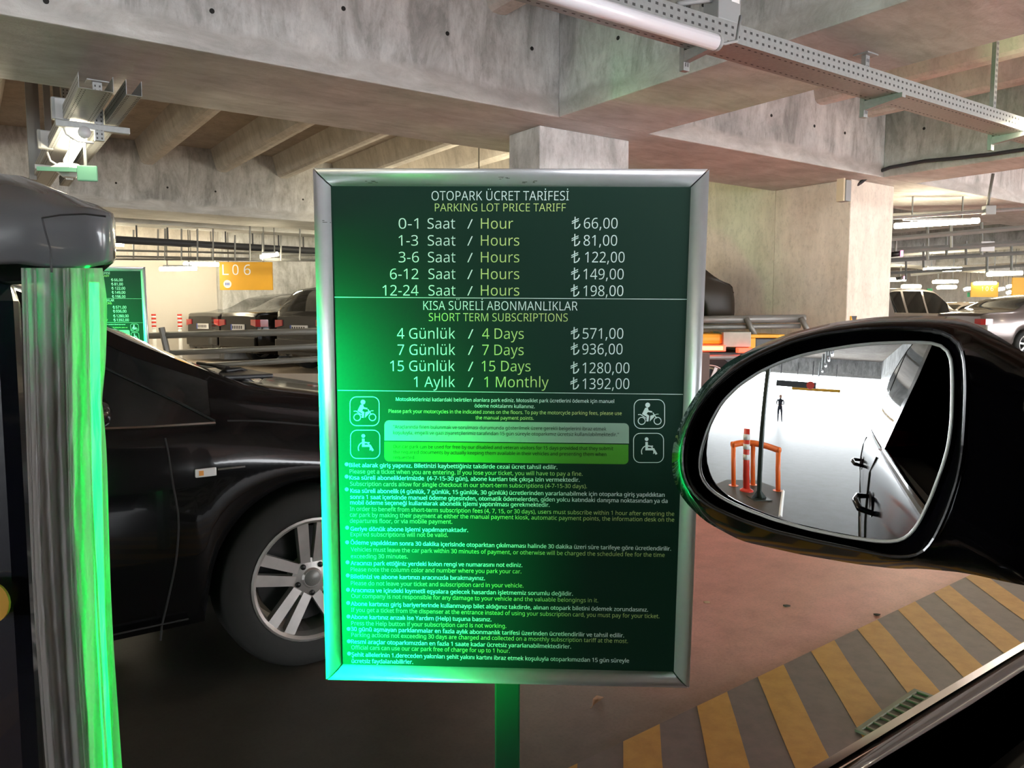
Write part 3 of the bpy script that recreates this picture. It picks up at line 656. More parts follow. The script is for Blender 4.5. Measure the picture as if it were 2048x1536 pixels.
# second machine for the far sign: its green bar
tm2 = empty('ticket_machine', Vector((P2.x-.95, 4.85, 0)), 0, 'ticket machine beside the distant price board, behind the covered one', 'machine')
box('cabinet', (-0.25, -0.2, 0.0), (0.2, 0.2, 1.35), M_BAG, tm2, bev=0.02); box('hood', (-0.28, -0.23, 1.30), (0.23, 0.23, 1.42), M_VINYL, tm2, bev=0.03)
tube('light_bar', [(0.23, -0.05, 0.5), (0.23, -0.05, 1.25)], 0.015, M_GREENLED, tm2, 8)
lb2 = bpy.data.objects.new('added_board_light', la_d.copy()); lb2.data.energy = 5.0; col.objects.link(lb2); lb2.parent = tm2; lb2.location = (.26, -.02, .95)  # second added strip light, greens the edge of the far board
lb2.rotation_euler = (Vector((.95, .33, 1.05))-Vector((.26, -.02, .95))).to_track_quat('-Z', 'Y').to_euler()

# ================================================================ CARS
def wheel_parts(parent, x, y, r, side, style=5, w=0.2, rim=0.68):
    """wheel as a sub-assembly: tyre > rim; outer face towards side*y"""
    bm = bmesh.new()
    ro = r*rim
    P = [(ro, 0.0), (ro+0.006, -0.004), (ro+.02, -0.007), (r*0.86, -0.008), (r*0.955, 0.004), (r*0.99, 0.022), (r, 0.05), (r, w-.05), (r*0.97, w-.01), (ro, w)]
    lathe(bm, P, 56, 'Y')
    me = to_mesh(bm, smooth=True)
    ty = link('tyre', me, M_RUBBER, parent); ty.location = (x, y, r)
    if side > 0: ty.rotation_euler = (0, 0, math.pi)
    bm = bmesh.new()
    lathe(bm, [(ro+.004, -0.006), (ro-.004, -0.008), (ro-.014, 0.0), (ro-.022, 0.03), (ro-.03, w-.03), (ro-.0, w-.02)], 48, 'Y')
    lathe(bm, [(0.0, 0.012), (.030*r/.31, .010), (.036*r/.31, .016), (.07*r/.31, .022), (.075*r/.31, .06)], 24, 'Y')
    nsp = style
    for k in range(nsp):
        a = 2*math.pi*k/nsp+0.3
        for d in ((-1, 1) if style == 5 else (0,)):
            def pt(rad, off, y_): return (rad*math.cos(a)-off*math.sin(a), y_, rad*math.sin(a)+off*math.cos(a))
            w0, w1 = .017*r/.31, .020*r/.31
            o0, o1 = d*.021*r/.31, d*.036*r/.31
            if style != 5: w0, w1, o0, o1 = .016, .02, 0, 0
            R0, R1 = .055*r/.31, ro-.01
            vs = [bm.verts.new(pt(*q)) for q in ((R0, o0-w0, .018), (R0, o0+w0, .018), (R1, o1+w1, .004), (R1, o1-w1, .004), (R0, o0-w0, .05), (R0, o0+w0, .05), (R1, o1+w1, .035), (R1, o1-w1, .035))]
            for f in ((0, 1, 2, 3), (4, 5, 6, 7), (0, 1, 5, 4), (1, 2, 6, 5), (2, 3, 7, 6), (3, 0, 4, 7)): bm.faces.new([vs[i] for i in f])
    me = to_mesh(bm)
    for p in me.polygons: p.use_smooth = False
    rm = link('rim', me, M_ALLOY, ty)
    bm = bmesh.new(); lathe(bm, [(0.001, .008), (.028*r/.31, .009), (.031*r/.31, .014)], 20, 'Y')
    link('hub_cap', to_mesh(bm, smooth=True), M_STEELG, ty)
    if style == 5:
        for k in range(5):
            a = 2*math.pi*k/5+0.3+math.pi/5
            c = Vector((.052*r/.31*math.cos(a), 0, .052*r/.31*math.sin(a)))
            tube('wheel_bolt', [c+Vector((0, .013, 0)), c+Vector((0, .03, 0))], .0095*r/.31, M_BLKPL, ty, 10)
    bm = bmesh.new(); lathe(bm, [(0.0, .09), (ro*.8, .09), (ro*.8, .12)], 24, 'Y'); link('brake_disc', to_mesh(bm), M_BLKPL, ty)
    return ty
class CarSpec: pass
def build_car(loc, heading_deg, paint, L=4.5, hw=0.9, belt=0.92, roof=None, ws=None, bl=None, wb=(1.35, -1.35), wr=0.32, sill=0.22,
              winx=(), label='', group=None, name='car', beltp=None, n=110, skip=None, tails=True, plate=True, mirrors=True, style=5, detail=True, tumble=0.33, cat='car', arch=.055):
    root = empty(name, loc, R_(90-heading_deg), label, cat, group)
    h2 = L/2
    xs = sorted(set([round(-h2+L*i/n, 4) for i in range(n+1)] + [-h2+.015, -h2+.04, h2-.015, h2-.04]))
    if n < 80: xs = sorted(set(xs) | set([round(c+wr*1.16*math.sin(R_(a)), 4) for c in wb for a in range(-90, 91, 15)]))
    bp = beltp or [(-h2, belt+.03), (0, belt+.01), (h2*.35, belt-.02), (h2, belt-.25)]
    ra = wr+arch
    secs = []
    for x in xs:
        T = interp(roof, x); b_ = interp(bp, x); b_ = min(b_, T-.04); g = T-b_
        e = min(1, (h2-abs(x))/.55) if abs(x) > h2-.55 else 1.0
        e = max(e, 0.0); pl = (1-(1-e)**2.4)
        w = hw*(0.80+0.20*pl)*(1-.03*abs(x/h2)**3)
        zb = sill + (0.02 if abs(x) < h2-.6 else 0.0)+max(0, (abs(x)-(h2-.5)))*.08
        zin = zb
        for c in wb:
            dx = abs(x-c)
            if dx < ra: zb = max(zb, wr+math.sqrt(ra*ra-dx*dx)*0.985)
        zb = min(zb, b_-.12)
        wrf = w-.045-tumble*max(0, g-.04)
        k = min(1, g/.3)
        lipo = 0.012 if zb > zin+.02 else 0.0
        P = [(0, zin), (w-.30, zin), (w-.30, zb), (w-.07, zb), (w-.022+lipo, zb+.012), (w+.004, zb*.55+(b_-.1)*.45), (w, zb*.2+(b_-.1)*.8), (w-.012, b_-.075), (w-.045, b_),
             (w-.045-tumble*max(0, g-.04)*.5, b_+.5*(T-.09*k-b_)), (wrf+.012, T-.075*k-.012), (wrf-.03, T-.032*k-.006), (wrf*.78, T-.012), (wrf*.4, T-.003), (0, T)]
        if abs(x) >= h2-.02:
            cz = (zb+T)/2; P = [(a*.95, cz+(q-cz)*.90) for a, q in P]
        secs.append(P)
    parts = {'body': [], 'glass_s': {}, 'ws': [], 'bl': []}
    npnt = len(secs[0])
    for side in (1, -1):
        for i in range(len(xs)-1):
            xm = (xs[i]+xs[i+1])/2
            for j in range(npnt-1):
                key = 'body'
                if j in (8, 9):
                    for wi, (x0, x1) in enumerate(winx):
                        if x0 < xm < x1: key = ('s', side, wi)
                if j in (11, 12, 13):
                    if ws and ws[0] < xm < ws[1]: key = 'ws'
                    if bl and bl[0] < xm < bl[1]: key = 'bl'
                if skip and skip(side, xm, j): continue
                parts.setdefault(key, []).append((i, j, side))
    def mk(faces, nm, m, parent, inset=0.0, thick=False):
        bm = bmesh.new(); vd = {}
        def vv(i, j, side):
            y, z = secs[i][j]
            k = (i, j, side if j not in (0, npnt-1) else 1)
            if k not in vd: vd[k] = bm.verts.new((xs[i], side*(max(y-inset, 0)), z))
            return vd[k]
        for (i, j, side) in faces:
            q = [vv(i, j, side), vv(i+1, j, side), vv(i+1, j+1, side), vv(i, j+1, side)]
            try: bm.faces.new(q if side > 0 else q[::-1])
            except ValueError: pass
        if nm == 'body':
            for i in (0, len(xs)-1):
                loop = [vd.get((i, j, 1)) for j in range(npnt)]+[vd.get((i, j, -1)) for j in range(npnt-2, 0, -1)]
                if all(loop): bm.faces.new(loop)
        me = bpy.data.meshes.new(nm); bmesh.ops.recalc_face_normals(bm, faces=bm.faces); bm.to_mesh(me); bm.free()
        for p in me.polygons: p.use_smooth = len(p.vertices) == 4
        return link(nm, me, m, parent)
    body = mk(parts['body'], 'body', paint, root)
    for key, fs in parts.items():
        if not fs or key in ('body', 'glass_s'): continue
        if key == 'ws': mk(fs, 'windscreen', M_GLASS, root)
        elif key == 'bl': mk(fs, 'rear_window', M_GLASS, root)
        else: mk(fs, 'side_window', M_GLASS, root, .002)
    for c in wb:
        for sd in (1, -1):
            wheel_parts(root, c, sd*(hw-.012), wr, sd, style)
    def surf(x, z, side=1):
        """outer surface half-width at (x, z)"""
        i = min(range(len(xs)), key=lambda q: abs(xs[q]-x)); P = secs[i]
        for j in range(3, npnt-1):
            (y0, z0), (y1, z1) = P[j], P[j+1]
            if z0 <= z <= z1 and z1 > z0: return y0+(y1-y0)*(z-z0)/(z1-z0)
        return P[5][0]
    def top(x, y):
        i = min(range(len(xs)), key=lambda q: abs(xs[q]-x)); P = secs[i]
        for j in range(npnt-1, 9, -1):
            (y0, z0), (y1, z1) = P[j], P[j-1]
            if y0 <= y <= y1 and y1 > y0: return z0+(z1-z0)*(y-y0)/(y1-y0)
        return P[-1][1]
    zt = interp(roof, -h2)
    if tails:
        for sd in (1, -1):
            bm = bmesh.new(); z0, z1 = zt-.23, zt-.10; xx = -h2
            y1 = hw*.80
            prof_ = [(xx-.02, y1-.24), (xx-.03, y1-.05), (xx+.02, y1+.035), (xx+.14, y1+.10), (xx+.15, y1+.04), (xx+.05, y1-.05), (xx+.03, y1-.24)]
            lo = [bm.verts.new((a, sd*b_, z0+(0.03 if q in (0, 6) else 0))) for q, (a, b_) in enumerate(prof_)]; hi = [bm.verts.new((a, sd*b_, z1)) for a, b_ in prof_]
            m_ = len(lo)
            for k in range(m_): bm.faces.new((lo[k], lo[(k+1) % m_], hi[(k+1) % m_], hi[k]))
            bm.faces.new(lo); bm.faces.new(hi); link('tail_light', to_mesh(bm), M_TAIL, root)
    if plate:
        pl_ = box('number_plate', (-h2-.02, -.25, zt-.30), (-h2-.004, .25, zt-.19), M_PLATE, root)
        for k in range(6): box('plate_mark', (-h2-.0215, -.17+k*.065, zt-.275), (-h2-.0205, -.135+k*.065, zt-.215), M_INK, pl_)
        box('plate_mark', (-h2-.0215, .205, zt-.30), (-h2-.0205, .25, zt-.19), M_BLUE, pl_)
        box('rear_bumper', (-h2-.05, -hw*.74, sill+.12), (-h2+.05, hw*.74, sill+.34), paint, root, bev=.03)
    if mirrors:
        for sd in (1, -1):
            xm = (ws[0]+ws[1])/2-.05 if ws else .6
            yb = surf(xm, interp(bp, xm)-.02)
            bm = bmesh.new(); lathe(bm, [(0.001, .12), (.06, .10), (.085, .05), (.088, 0.0), (.06, -.01), (.001, -.01)], 16, 'Y')
            me = to_mesh(bm, smooth=True); mr = link('door_mirror', me, paint, root); mr.location = (xm, sd*(yb+.12), interp(bp, xm)+.06); mr.scale = (1.25, 1, 0.8); mr.rotation_euler = (0, 0, -math.pi/2)
            box('mirror_stalk', (xm-.03, min(sd*(yb-.06), sd*(yb+.09)), interp(bp, xm)-.02), (xm+.03, max(sd*(yb-.06), sd*(yb+.09)), interp(bp, xm)+.02), M_BLKPL, root)
    if detail:
        for sd in (1, -1):
            for (a, b_) in [(wx[0], wx[1]) for wx in winx]:
                pts = [Vector((a+(b_-a)*t, sd*(surf(a+(b_-a)*t, interp(bp, a+(b_-a)*t)-.004)+.002), interp(bp, a+(b_-a)*t)-.004)) for t in [k/8 for k in range(9)]]
                tube('window_trim', pts, .006, M_CHROME, root, 5)
    root['_'] = 0; del root['_']
    return root, surf, top, bp
SEDAN = lambda h: [(-h, .98), (-h+.08, 1.02), (-h+.55, 1.06), (-h+.75, 1.12), (-h+1.25, 1.36), (-.35, 1.45), (.15, 1.43), (.55, 1.30), (1.05, 1.02), (1.5, .94), (h-.3, .82), (h-.05, .66), (h, .60)]
HATCH = lambda h: [(-h, .98), (-h+.06, 1.05), (-h+.16, 1.18), (-h+.42, 1.42), (-h+.8, 1.49), (-.35, 1.51), (.1, 1.49), (.5, 1.33), (1.0, 1.05), (1.4, .98), (h-.3, .86), (h-.05, .7), (h, .62)]
SUV = lambda h: [(-h, 1.05), (-h+.06, 1.12), (-h+.15, 1.25), (-h+.4, 1.58), (-h+.8, 1.66), (-.35, 1.68), (.15, 1.65), (.55, 1.45), (.95, 1.14), (1.4, 1.06), (h-.3, .92), (h-.05, .75), (h, .66)]

# ---- near black saloon in the next lane (front wheel at u=.95, v=2.6)
# car x axis lies along U; x = u - uc ; left side (+y) faces away, right side (-y) faces the camera
uc = 0.97-1.42; vc = 2.6+0.885
hz = 4.75/2
roofN = [(-hz, 1.0), (-hz+.1, 1.04), (-hz+.6, 1.08), (-hz+1.3, 1.38), (-.1, 1.47), (.35, 1.44), (.62, 1.35), (.87, 1.215), (1.17, 1.065), (1.26, 1.03), (1.5, 0.985), (1.8, .935), (2.15, .84), (2.32, .72), (hz, .62)]
beltN = [(-hz, 1.0), (-.5, .955), (.5, .925), (.9, .905), (1.16, .90), (1.45, .86), (2.0, .76), (hz, .55)]
near, nsurf, ntop, nbp = build_car(B(uc, vc, 0), 55, M_BLACKPAINT, 4.75, 0.885, .92, roofN, (0.42, 1.20), (-1.85, -1.1), (1.42, -1.32), .320, .215, arch=.034,
    winx=((-1.5, -.62), (-.55, .42), (.47, 1.11)), label='dusty black saloon car beside the price board, its front wheel left of the sign', beltp=beltN, n=190, mirrors=False, detail=True)
# the side towards the camera is y = -; seams, marker lamp, mirror, wiper
def nside(x, z, off=.002): return Vector((x, -(nsurf(x, z)+off), z))
def NX(px_, py_, v=2.6):
    p = at_v(px_, py_, v); return p.dot(U)-uc, p.z
seam = [NX(*q) for q in ((333, 868), (345, 960), (357, 1040), (352, 1120), (338, 1200), (320, 1285))]
tube('door_seam', [nside(x, z, .0005) for x, z in [(interp([(q[1], q[0]) for q in seam[::-1]], zz), zz) for zz in [0.225+k*.04 for k in range(17)]]], .0035, M_TIE, near, 5)
tube('door_seam', [nside(x, .268+.0*x) for x in [-.8+k*.1 for k in range(19)]], .003, M_TIE, near, 5)
mk_ = NX(415, 947, 2.58)
ml = box('side_marker', (-.033, -.006, -.014), (.033, .006, .014), M_CLEARLENS, near, bev=.004); ml.location = nside(mk_[0], mk_[1], .003)
box('amber_bulb', (-.022, -.0075, -.008), (-.008, -.0055, .008), M_AMBER, ml)
box('fender_trim', (.037, -.004, .003), (.125, .001, .009), M_CHROME, ml)
# hood shut line and cowl opening, wiper
tube('hood_seam', [nside(x, interp(nbp, x)+.002, .0) for x in [1.15+.1*k for k in range(11)]], .0035, M_TIE, near, 5)
box('cowl_tray', (1.17, -.74, 0), (1.34, -.35, .016), M_BLKPL, near, bev=.006, loc=(0, 0, 1.03))
def npt(px_, py_, v): p = at_v(px_, py_, v); return Vector((p.dot(U)-uc, p.dot(V)-vc, p.z))
tube('wiper_arm', [npt(408, 762, 2.86), npt(430, 757, 2.88), npt(455, 738, 2.92), npt(425, 730, 3.0), npt(395, 726, 3.1)], [.008, .008, .012, .006, .006], M_BLKPL, near, 8)
tube('wiper_arm', [npt(450, 742, 2.9), npt(480, 738, 2.95), npt(528, 757, 3.0), npt(515, 770, 2.93), npt(470, 748, 2.9)], [.012, .008, .007, .007, .01], M_BLKPL, near, 8)
tube('window_seal', [nside(1.11-.0*k, .905, .001) if k == 0 else nside(1.11-k*.09, min(ntop(1.11-k*.09, .6)-.10, .91+k*.052), .001) for k in range(8)], .004, M_BLKPL, near, 5)
bm = bmesh.new(); lathe(bm, [(0.001, .13), (.065, .11), (.092, .05), (.095, 0.0), (.06, -.012), (.001, -.012)], 20, 'Y')
mr = link('door_mirror', to_mesh(bm, smooth=True), M_BLACKPAINT, near); p = npt(222, 825, 2.5); p = p+Vector((-.10, 0, 0)); mr.location = p; mr.scale = (1.0, .8, .6); mr.rotation_euler = (0, 0, -math.pi/2)
box('mirror_stalk', (p.x-.03, p.y+.02, p.z-.05), (p.x+.04, p.y+.16, p.z-.02), M_BLKPL, near)
tube('mirror_trim', [p+Vector((-.07, -.085, -.005)), p+Vector((.02, -.10, .0)), p+Vector((.08, -.07, .003))], .004, M_CHROME, near, 6)

# ---- parked cars on the deck (rear towards the camera)
def place_rear(px_, Y, heading, L, zfloor=.30):
    d = ray(px_, 700); x = d.x/d.y*Y; h = R_(heading); return Vector((x+math.sin(h)*L/2, Y+math.cos(h)*L/2, zfloor))
common = dict(n=60, style=7)
build_car(place_rear(408, 16.3, 42, 4.7), 42, M_BLACKPAINT, 4.7, .92, .95, SEDAN(2.35), (.30, 1.12), (-1.75, -1.05), winx=((-1.35, -.45), (-.38, .55)), label='black saloon leftmost of the three cars parked behind the guard rail', group=None, **common)
build_car(place_rear(478, 14.7, 42, 4.5), 42, mat('black_car_paint_b', (.008, .007, .006), .2, coat=.15, spec=.25), 4.5, .9, .93, SEDAN(2.25), (.30, 1.12), (-1.65, -1.0), winx=((-1.3, -.45), (-.38, .55)), label='black saloon in the middle of the three cars behind the guard rail', **common)
build_car(place_rear(600, 13.1, 40, 4.2), 40, mat('dark_grey_car_paint', (.02, .018, .017), .2, .2, coat=.2), 4.2, .9, .95, HATCH(2.1), (.20, 1.0), (-2.06, -1.5), winx=((-1.5, -.5), (-.42, .45)), label='dark grey hatchback with white number plate, just left of the price board', **common)
# right-hand side
def place_at(px_, Y, z=.30): d = ray(px_, 700); return Vector((d.x/d.y*Y, Y, z))
build_car(place_at(1806, 21.5, .30), 60, M_SILVER, 4.5, .92, 1.0, SUV(2.25), (.35, 1.1), (-2.2, -1.75), winx=((-1.75, -1.25), (-1.18, -.35), (-.28, .7)), label='silver estate car emerging from behind the right column', **common)
build_car(place_rear(1914, 18.0, 79, 4.7), 79, M_GREYPAINT, 4.7, .93, .97, SEDAN(2.35), (.30, 1.12), (-1.75, -1.05), winx=((-1.35, -.45), (-.38, .55)), label='grey saloon with red tail lights above the door mirror, far right', **common)
build_car(place_at(1925, 29, .30), 70, mat('light_car_paint', (.5, .42, .35), .3, .4, coat=.8), 4.5, .9, .95, SEDAN(2.25), (.30, 1.12), (-1.65, -1.0), winx=((-1.3, -.45), (-.38, .55)), label='pale car farthest away behind the silver and grey cars', **common)

# ---- guard rail in front of the left deck
gr_ = empty('guard_rail', at_y(294, 770, 11.8), 0, 'grey horizontal guard rail with three bars in front of the parked black cars', 'railing')
GL = Vector(gr_.location); gr_.location.z = 0.0; GL.z = 0
for (ya, yb, r_) in ((672, 661, .05), (709, 690, .042), (740, 714, .042)):
    tube('rail', [at_y(270, ya, 11.8)-GL, at_y(700, yb, 11.3)-GL], r_, M_STEELG, gr_, 8)
for (xa, ya, xb, yb) in ((323, 655, 342, 735), (706, 650, 716, 765)):
    a = at_y(xa, ya, 11.7)-GL; b_ = at_y(xb, yb, 11.7)-GL; bm = bmesh.new(); add_tube(bm, [a, b_], .045, 6); link('post', to_mesh(bm), M_STEELG, gr_)
    if b_.z > .05: tube('post', [b_, Vector((b_.x+.05, b_.y, 0.0))], .045, M_STEELG, gr_, 6)
# kerb posts with red and white bands by the white wall
def banded(px_, y0, y1, Y, lab):
    a = at_y(px_, y0, Y); b_ = at_y(px_, y1, Y); n = 8; e = empty('marker_post', (a.x, Y, b_.z), 0, lab, 'post')
    for k in range(n):
        z0 = (a.z-b_.z)*k/n; z1 = (a.z-b_.z)*(k+1)/n; tube('band', [(0, 0, z0), (0, 0, z1)], .045, M_RED if k % 2 else M_WHITE, e, 10)
    if b_.z > .02: tube('foot', [(0, 0, -b_.z), (0, 0, 0)], .04, M_WHITE, e, 8)
banded(307, 628, 658, 16.0, 'red and white banded post by the white wall, next to the distant price board')
banded(359, 628, 658, 16.2, 'red and white banded post by the white wall, next to the leftmost black car')

# ---- tow truck on the right, carrying a dark car
tt = empty('tow_truck', at_y(1480, 760, 9.6)*1.0, 0, 'yellow and grey tow truck bed with lit lamps between sign and mirror', 'truck')
tt.location.z = 0; TL = Vector(tt.location)
def tbox(name, x0, y0, x1, y1, Y, d, m, bev=.01, parent=None):
    a = at_y(x0, y0, Y); b_ = at_y(x1, y1, Y); c0 = (min(a.x, b_.x)-TL.x, Y-TL.y, min(a.z, b_.z)); c1 = (max(a.x, b_.x)-TL.x, Y+d-TL.y, max(a.z, b_.z))
    return box(name, c0, c1, m, parent or tt, bev=bev)
def ttube(name, pts, Y, r, m, seg=8): return tube(name, [at_y(x, y, Y)-TL for x, y in pts], r, m, tt, seg)
tbox('yellow_body', 1250, 667, 1447, 689, 9.5, 1.9, M_YEL, .05)
tbox('side_panel', 1447, 664, 1502, 694, 9.45, .5, mat('worn_mint_grey', (.38, .40, .34), .6, noise=.25, nscale=9))
tbox('rear_frame', 1498, 669, 1570, 676, 9.5, 1.9, M_YEL); tbox('rear_frame', 1498, 676, 1511, 700, 9.5, 1.9, M_YEL); tbox('dark_box', 1511, 677, 1570, 715, 9.55, 1.8, mat('dark_panel', (.03, .035, .04), .4))
tbox('tail_light', 1250, 690, 1452, 703, 9.35, .1, M_TAILLIT, .01); tbox('tail_light', 1476, 696, 1505, 706, 9.35, .1, M_TAILLIT, .01)
tbox('indicator_light', 1400, 693, 1446, 700, 9.33, .04, M_AMBERLIT, .004)
ttube('bed_rail', [(1240, 642), (1610, 637)], 9.7, .05, M_STEELG); ttube('bed_rail', [(1240, 657), (1600, 652)], 9.7, .03, M_STEELG)
for x in (1492, 1602): ttube('stanchion', [(x, 636), (x+20, 675)], 9.65, .035, M_STEELG)
ttube('bed_rail', [(1240, 716), (1480, 714)], 9.4, .03, M_STEELG)
tbox('chassis', 1250, 704, 1560, 730, 9.9, 1.0, M_BLKPL)
for x, yy in ((1.0, 0), (-.6, 0)):
    wheel_parts(tt, at_y(1427, 740, 9.5).x-TL.x+(x-1.0), .1, .38, -1, 7)
def mudflap(): tbox('mudguard', 1380, 705, 1418, 790, 9.3, .03, mat('brown_flap', (.12, .08, .07), .7), .005)
mudflap()
lc = build_car(Vector((at_y(1330, 630, 10.6).x-1.15, 10.7, .93)), 267, M_GREYPAINT if False else mat('brown_car_paint', (.025, .02, .015), .4, spec=.2), 3.9, .80, .72, [(-1.95, .66), (-1.88, .74), (-1.75, .78), (-1.15, 1.24), (-.6, 1.32), (.2, 1.28), (.6, 1.1), (1.0, .84), (1.5, .76), (1.95, .5)], (.3, 1.0), (-1.75, -1.2), (1.2, -1.2), .28, .2,
    tails=False, plate=False, winx=((-1.3, -.7), (-.62, .1), (.18, .6)), label='dark brown car carried on the bed of the tow truck', n=50, style=7)

# hazard plate at the foot of the right column
hp = empty('hazard_plate', B(8.87, 5.50, 0), A35, 'black and yellow hazard plate on the corner of the right column', 'sign')
pz0 = at_v(1706, 655, 5.509); pz1 = at_v(1706, 632, 5.509)
hp.location = Vector((pz0.x, pz0.y, pz0.z-.12))
box('plate', (-.06, -.01, 0), (.06, .01, pz1.z-pz0.z+.12), M_YEL, hp)
hgt = pz1.z-pz0.z+.12
bm = bmesh.new(); bm.faces.new([bm.verts.new(p) for p in ((-.06, -.0115, hgt), (.06, -.0115, hgt), (0, -.0115, hgt-.13))]); bm.faces.new([bm.verts.new(p) for p in ((-.06, -.0115, 0.06), (0, -.0115, .03), (.06, -.0115, .06), (.06, -.0115, -.0), (-.06, -.0115, 0))])
link('chevron', to_mesh(bm), M_INK, hp)

# ================================================================ CEILING SERVICES
# right cable tray along u
def perf_holes(bm, u0, u1, v, z0, z1, du, rows):
    u = u0
    while u < u1:
        for r in range(rows):
            zz = z0+(z1-z0)*(r+.5)/rows; w = du*.19; h = (z1-z0)*.085
            bm.faces.new([bm.verts.new(q) for q in ((u-w, v, zz-h), (u+w, v, zz-h), (u+w, v, zz+h), (u-w, v, zz+h))])
        u += du
TZ = 2.61
tray = empty('cable_tray', B(1.5, 2.66, TZ), A35, 'long perforated steel cable tray crossing the upper right corner', 'cable tray')
def side_strip(name, y0, y1, z0, z1, x0=0.0, x1=9.0): return box(name, (x0, y0, z0), (x1, y1, z1), M_GALV, tray)
side_strip('tray_side', 0, .003, 0, .092); side_strip('tray_side', .20, .203, 0, .092); side_strip('tray_bottom', 0, .203, -.002, 0)
bm = bmesh.new(); perf_holes(bm, .02, 9, -.0012, .012, .085, .048, 2); o = link('perforation', to_mesh(bm), M_GALVD, tray); o['kind'] = 'stuff'
bm = bmesh.new()
u = .02
while u < 9:
    for yy in (.03, .17): bm.faces.new([bm.verts.new(q) for q in ((u-.010, yy-.004, -.0032), (u+.010, yy-.004, -.0032), (u+.010, yy+.004, -.0032), (u-.010, yy+.004, -.0032))])
    u += .05
o = link('perforation', to_mesh(bm), M_GALVD, tray); o['kind'] = 'stuff'
def bracket(u, ztop, lab):
    e = empty('tray_bracket', B(u, 2.90, TZ-.03), A35, lab, 'bracket')
    box('upright', (-.022, -.015, -.07), (.022, .015, ztop-TZ+.03), M_GALV, e)
    bm = bmesh.new(); perf = -.05
    while perf < ztop-TZ: bm.faces.new([bm.verts.new(q) for q in ((-.012, -.0163, perf), (-.004, -.0163, perf), (-.004, -.0163, perf+.02), (-.012, -.0163, perf+.02))]); bm.faces.new([bm.verts.new(q) for q in ((.004, -.0163, perf), (.012, -.0163, perf), (.012, -.0163, perf+.02), (.004, -.0163, perf+.02))]); perf += .04
    o = link('perforation', to_mesh(bm), M_GALVD, e)
    bm = prism([(0.0, .028), (-.26, .028), (-.26, .0), (0.0, -.03)], -.02, .02, lambda a, b_, h: (h, a, b_)); link('arm', to_mesh(bm), M_GALV, e)
    box('head_plate', (-.06, -.05, ztop-TZ+.022), (.06, .05, ztop-TZ+.03), M_GALV, e)
bracket(3.12, 3.6, 'steel cantilever bracket of the right cable tray beside the unlit tube')
bracket(4.77, 2.9, 'steel cantilever bracket of the right cable tray bolted under the large beam')
bracket(6.5, 3.55, 'steel cantilever bracket of the right cable tray nearest the right picture edge')
# unlit tube under the tray
ta, tb = B(1.2, 2.50, 2.53), at_z(1448, 78, 2.50)
tb = B(tb.dot(U), 2.50, 2.50); ta.z = 2.50
lt = empty('tube_lamp', ta, 0, 'unlit white tube lamp hung beside the cable tray, top edge of the picture', 'lamp')
tube('diffuser', [Vector((0, 0, 0)), tb-ta], .036, M_TUBEOFF, lt, 14)
tube('end_cap', [tb-ta, (tb-ta)*1.012], .037, M_PLGREY, lt, 14)
box('mount', (-.02, -.02, .03), (.02, .02, .09), M_GALV, lt, loc=(tb-ta)*.5)
tube('cable', [tb-ta+Vector((0, 0, 0)), tb-ta+Vector((.05, .02, .0)), tb-ta+Vector((.12, .07, .03)), tb-ta+Vector((.15, .12, .16))], .008, M_PLGREY, lt, 8)
# junction box
jb = empty('junction_box', B(3.26, 2.78, 2.74), A35, 'grey junction box with white label on the cable tray, top right', 'box')
box('case', (-.085, -.05, 0), (.085, .05, .22), M_PLGREY, jb, bev=.006); box('label_sticker', (.012, -.0515, .10), (.072, -.0505, .18), M_WHITE, jb)
for k in range(2): box('gland', (-.05+k*.07, -.015, -.025), (-.025+k*.07, .015, 0), M_PLWHITE, jb)
tube('conduit', [(-.085, 0, .10), (-.20, -.03, .06), (-.38, -.05, .0)], .013, M_PLGREY, jb, 8)
# black conduit along the beam by the column, with clips
pts = [at_u(x, y, 9.07) for x, y in ((1722, 365), (1740, 350), (1780, 335), (1850, 322), (1908, 317), (1980, 309), (2048, 299), (2110, 292))]
pts = [at_v(1690, 385, 5.6)+Vector((0, 0, 0))]+pts
tube('cable', pts, .022, M_STEELD, None, 8, label='black cable clipped along the lower edge of the beam right of the column', cat='cable')
wl = empty('wall_lamp', at_u(1683, 380, 8.5), A35, 'small cream wall lamp at the top of the warm concrete wall', 'lamp')
box('case', (0.0, -.06, -.13), (.1, .06, .11), M_PLGREY, wl); box('lens', (-.03, -.045, -.13), (.0, .045, .13), mat('cream_lens', (.8, .7, .5), .4), wl)

# left trays along v, hung under the first beam
def vtray(u0, u1, v0, v1, z, lab, h=.09):
    e = empty('cable_tray', B((u0+u1)/2, v0, z), A35, lab, 'cable tray'); w = (u1-u0)/2; L = v1-v0
    box('tray_side', (-w, 0, 0), (-w+.003, L, h), M_GALV, e); box('tray_side', (w-.003, 0, 0), (w, L, h), M_GALV, e); box('tray_bottom', (-w, 0, -.002), (w, L, 0), M_GALV, e)
    bm = bmesh.new(); y = .03
    while y < L:
        for xx in (-w*.8, -w*.6, w*.6, w*.8): bm.faces.new([bm.verts.new(q) for q in ((xx-.003, y, -.003), (xx+.003, y, -.003), (xx+.003, y+.02, -.003), (xx-.003, y+.02, -.003))])
        for zz in (.03, .06): bm.faces.new([bm.verts.new(q) for q in ((-w-.001, y, zz), (-w-.001, y+.02, zz), (-w-.001, y+.02, zz+.01), (-w-.001, y, zz+.01))])
        y += .045
    o = link('perforation', to_mesh(bm), M_GALVD, e); o['kind'] = 'stuff'
    return e
vtray(.635, .825, 5.45, 10.2, 2.62, 'wider steel cable tray under the left beam, above the lit lamp')
vtray(.895, .985, 5.45, 9.6, 2.62, 'narrow steel cable tray right of the wide one, upper left')
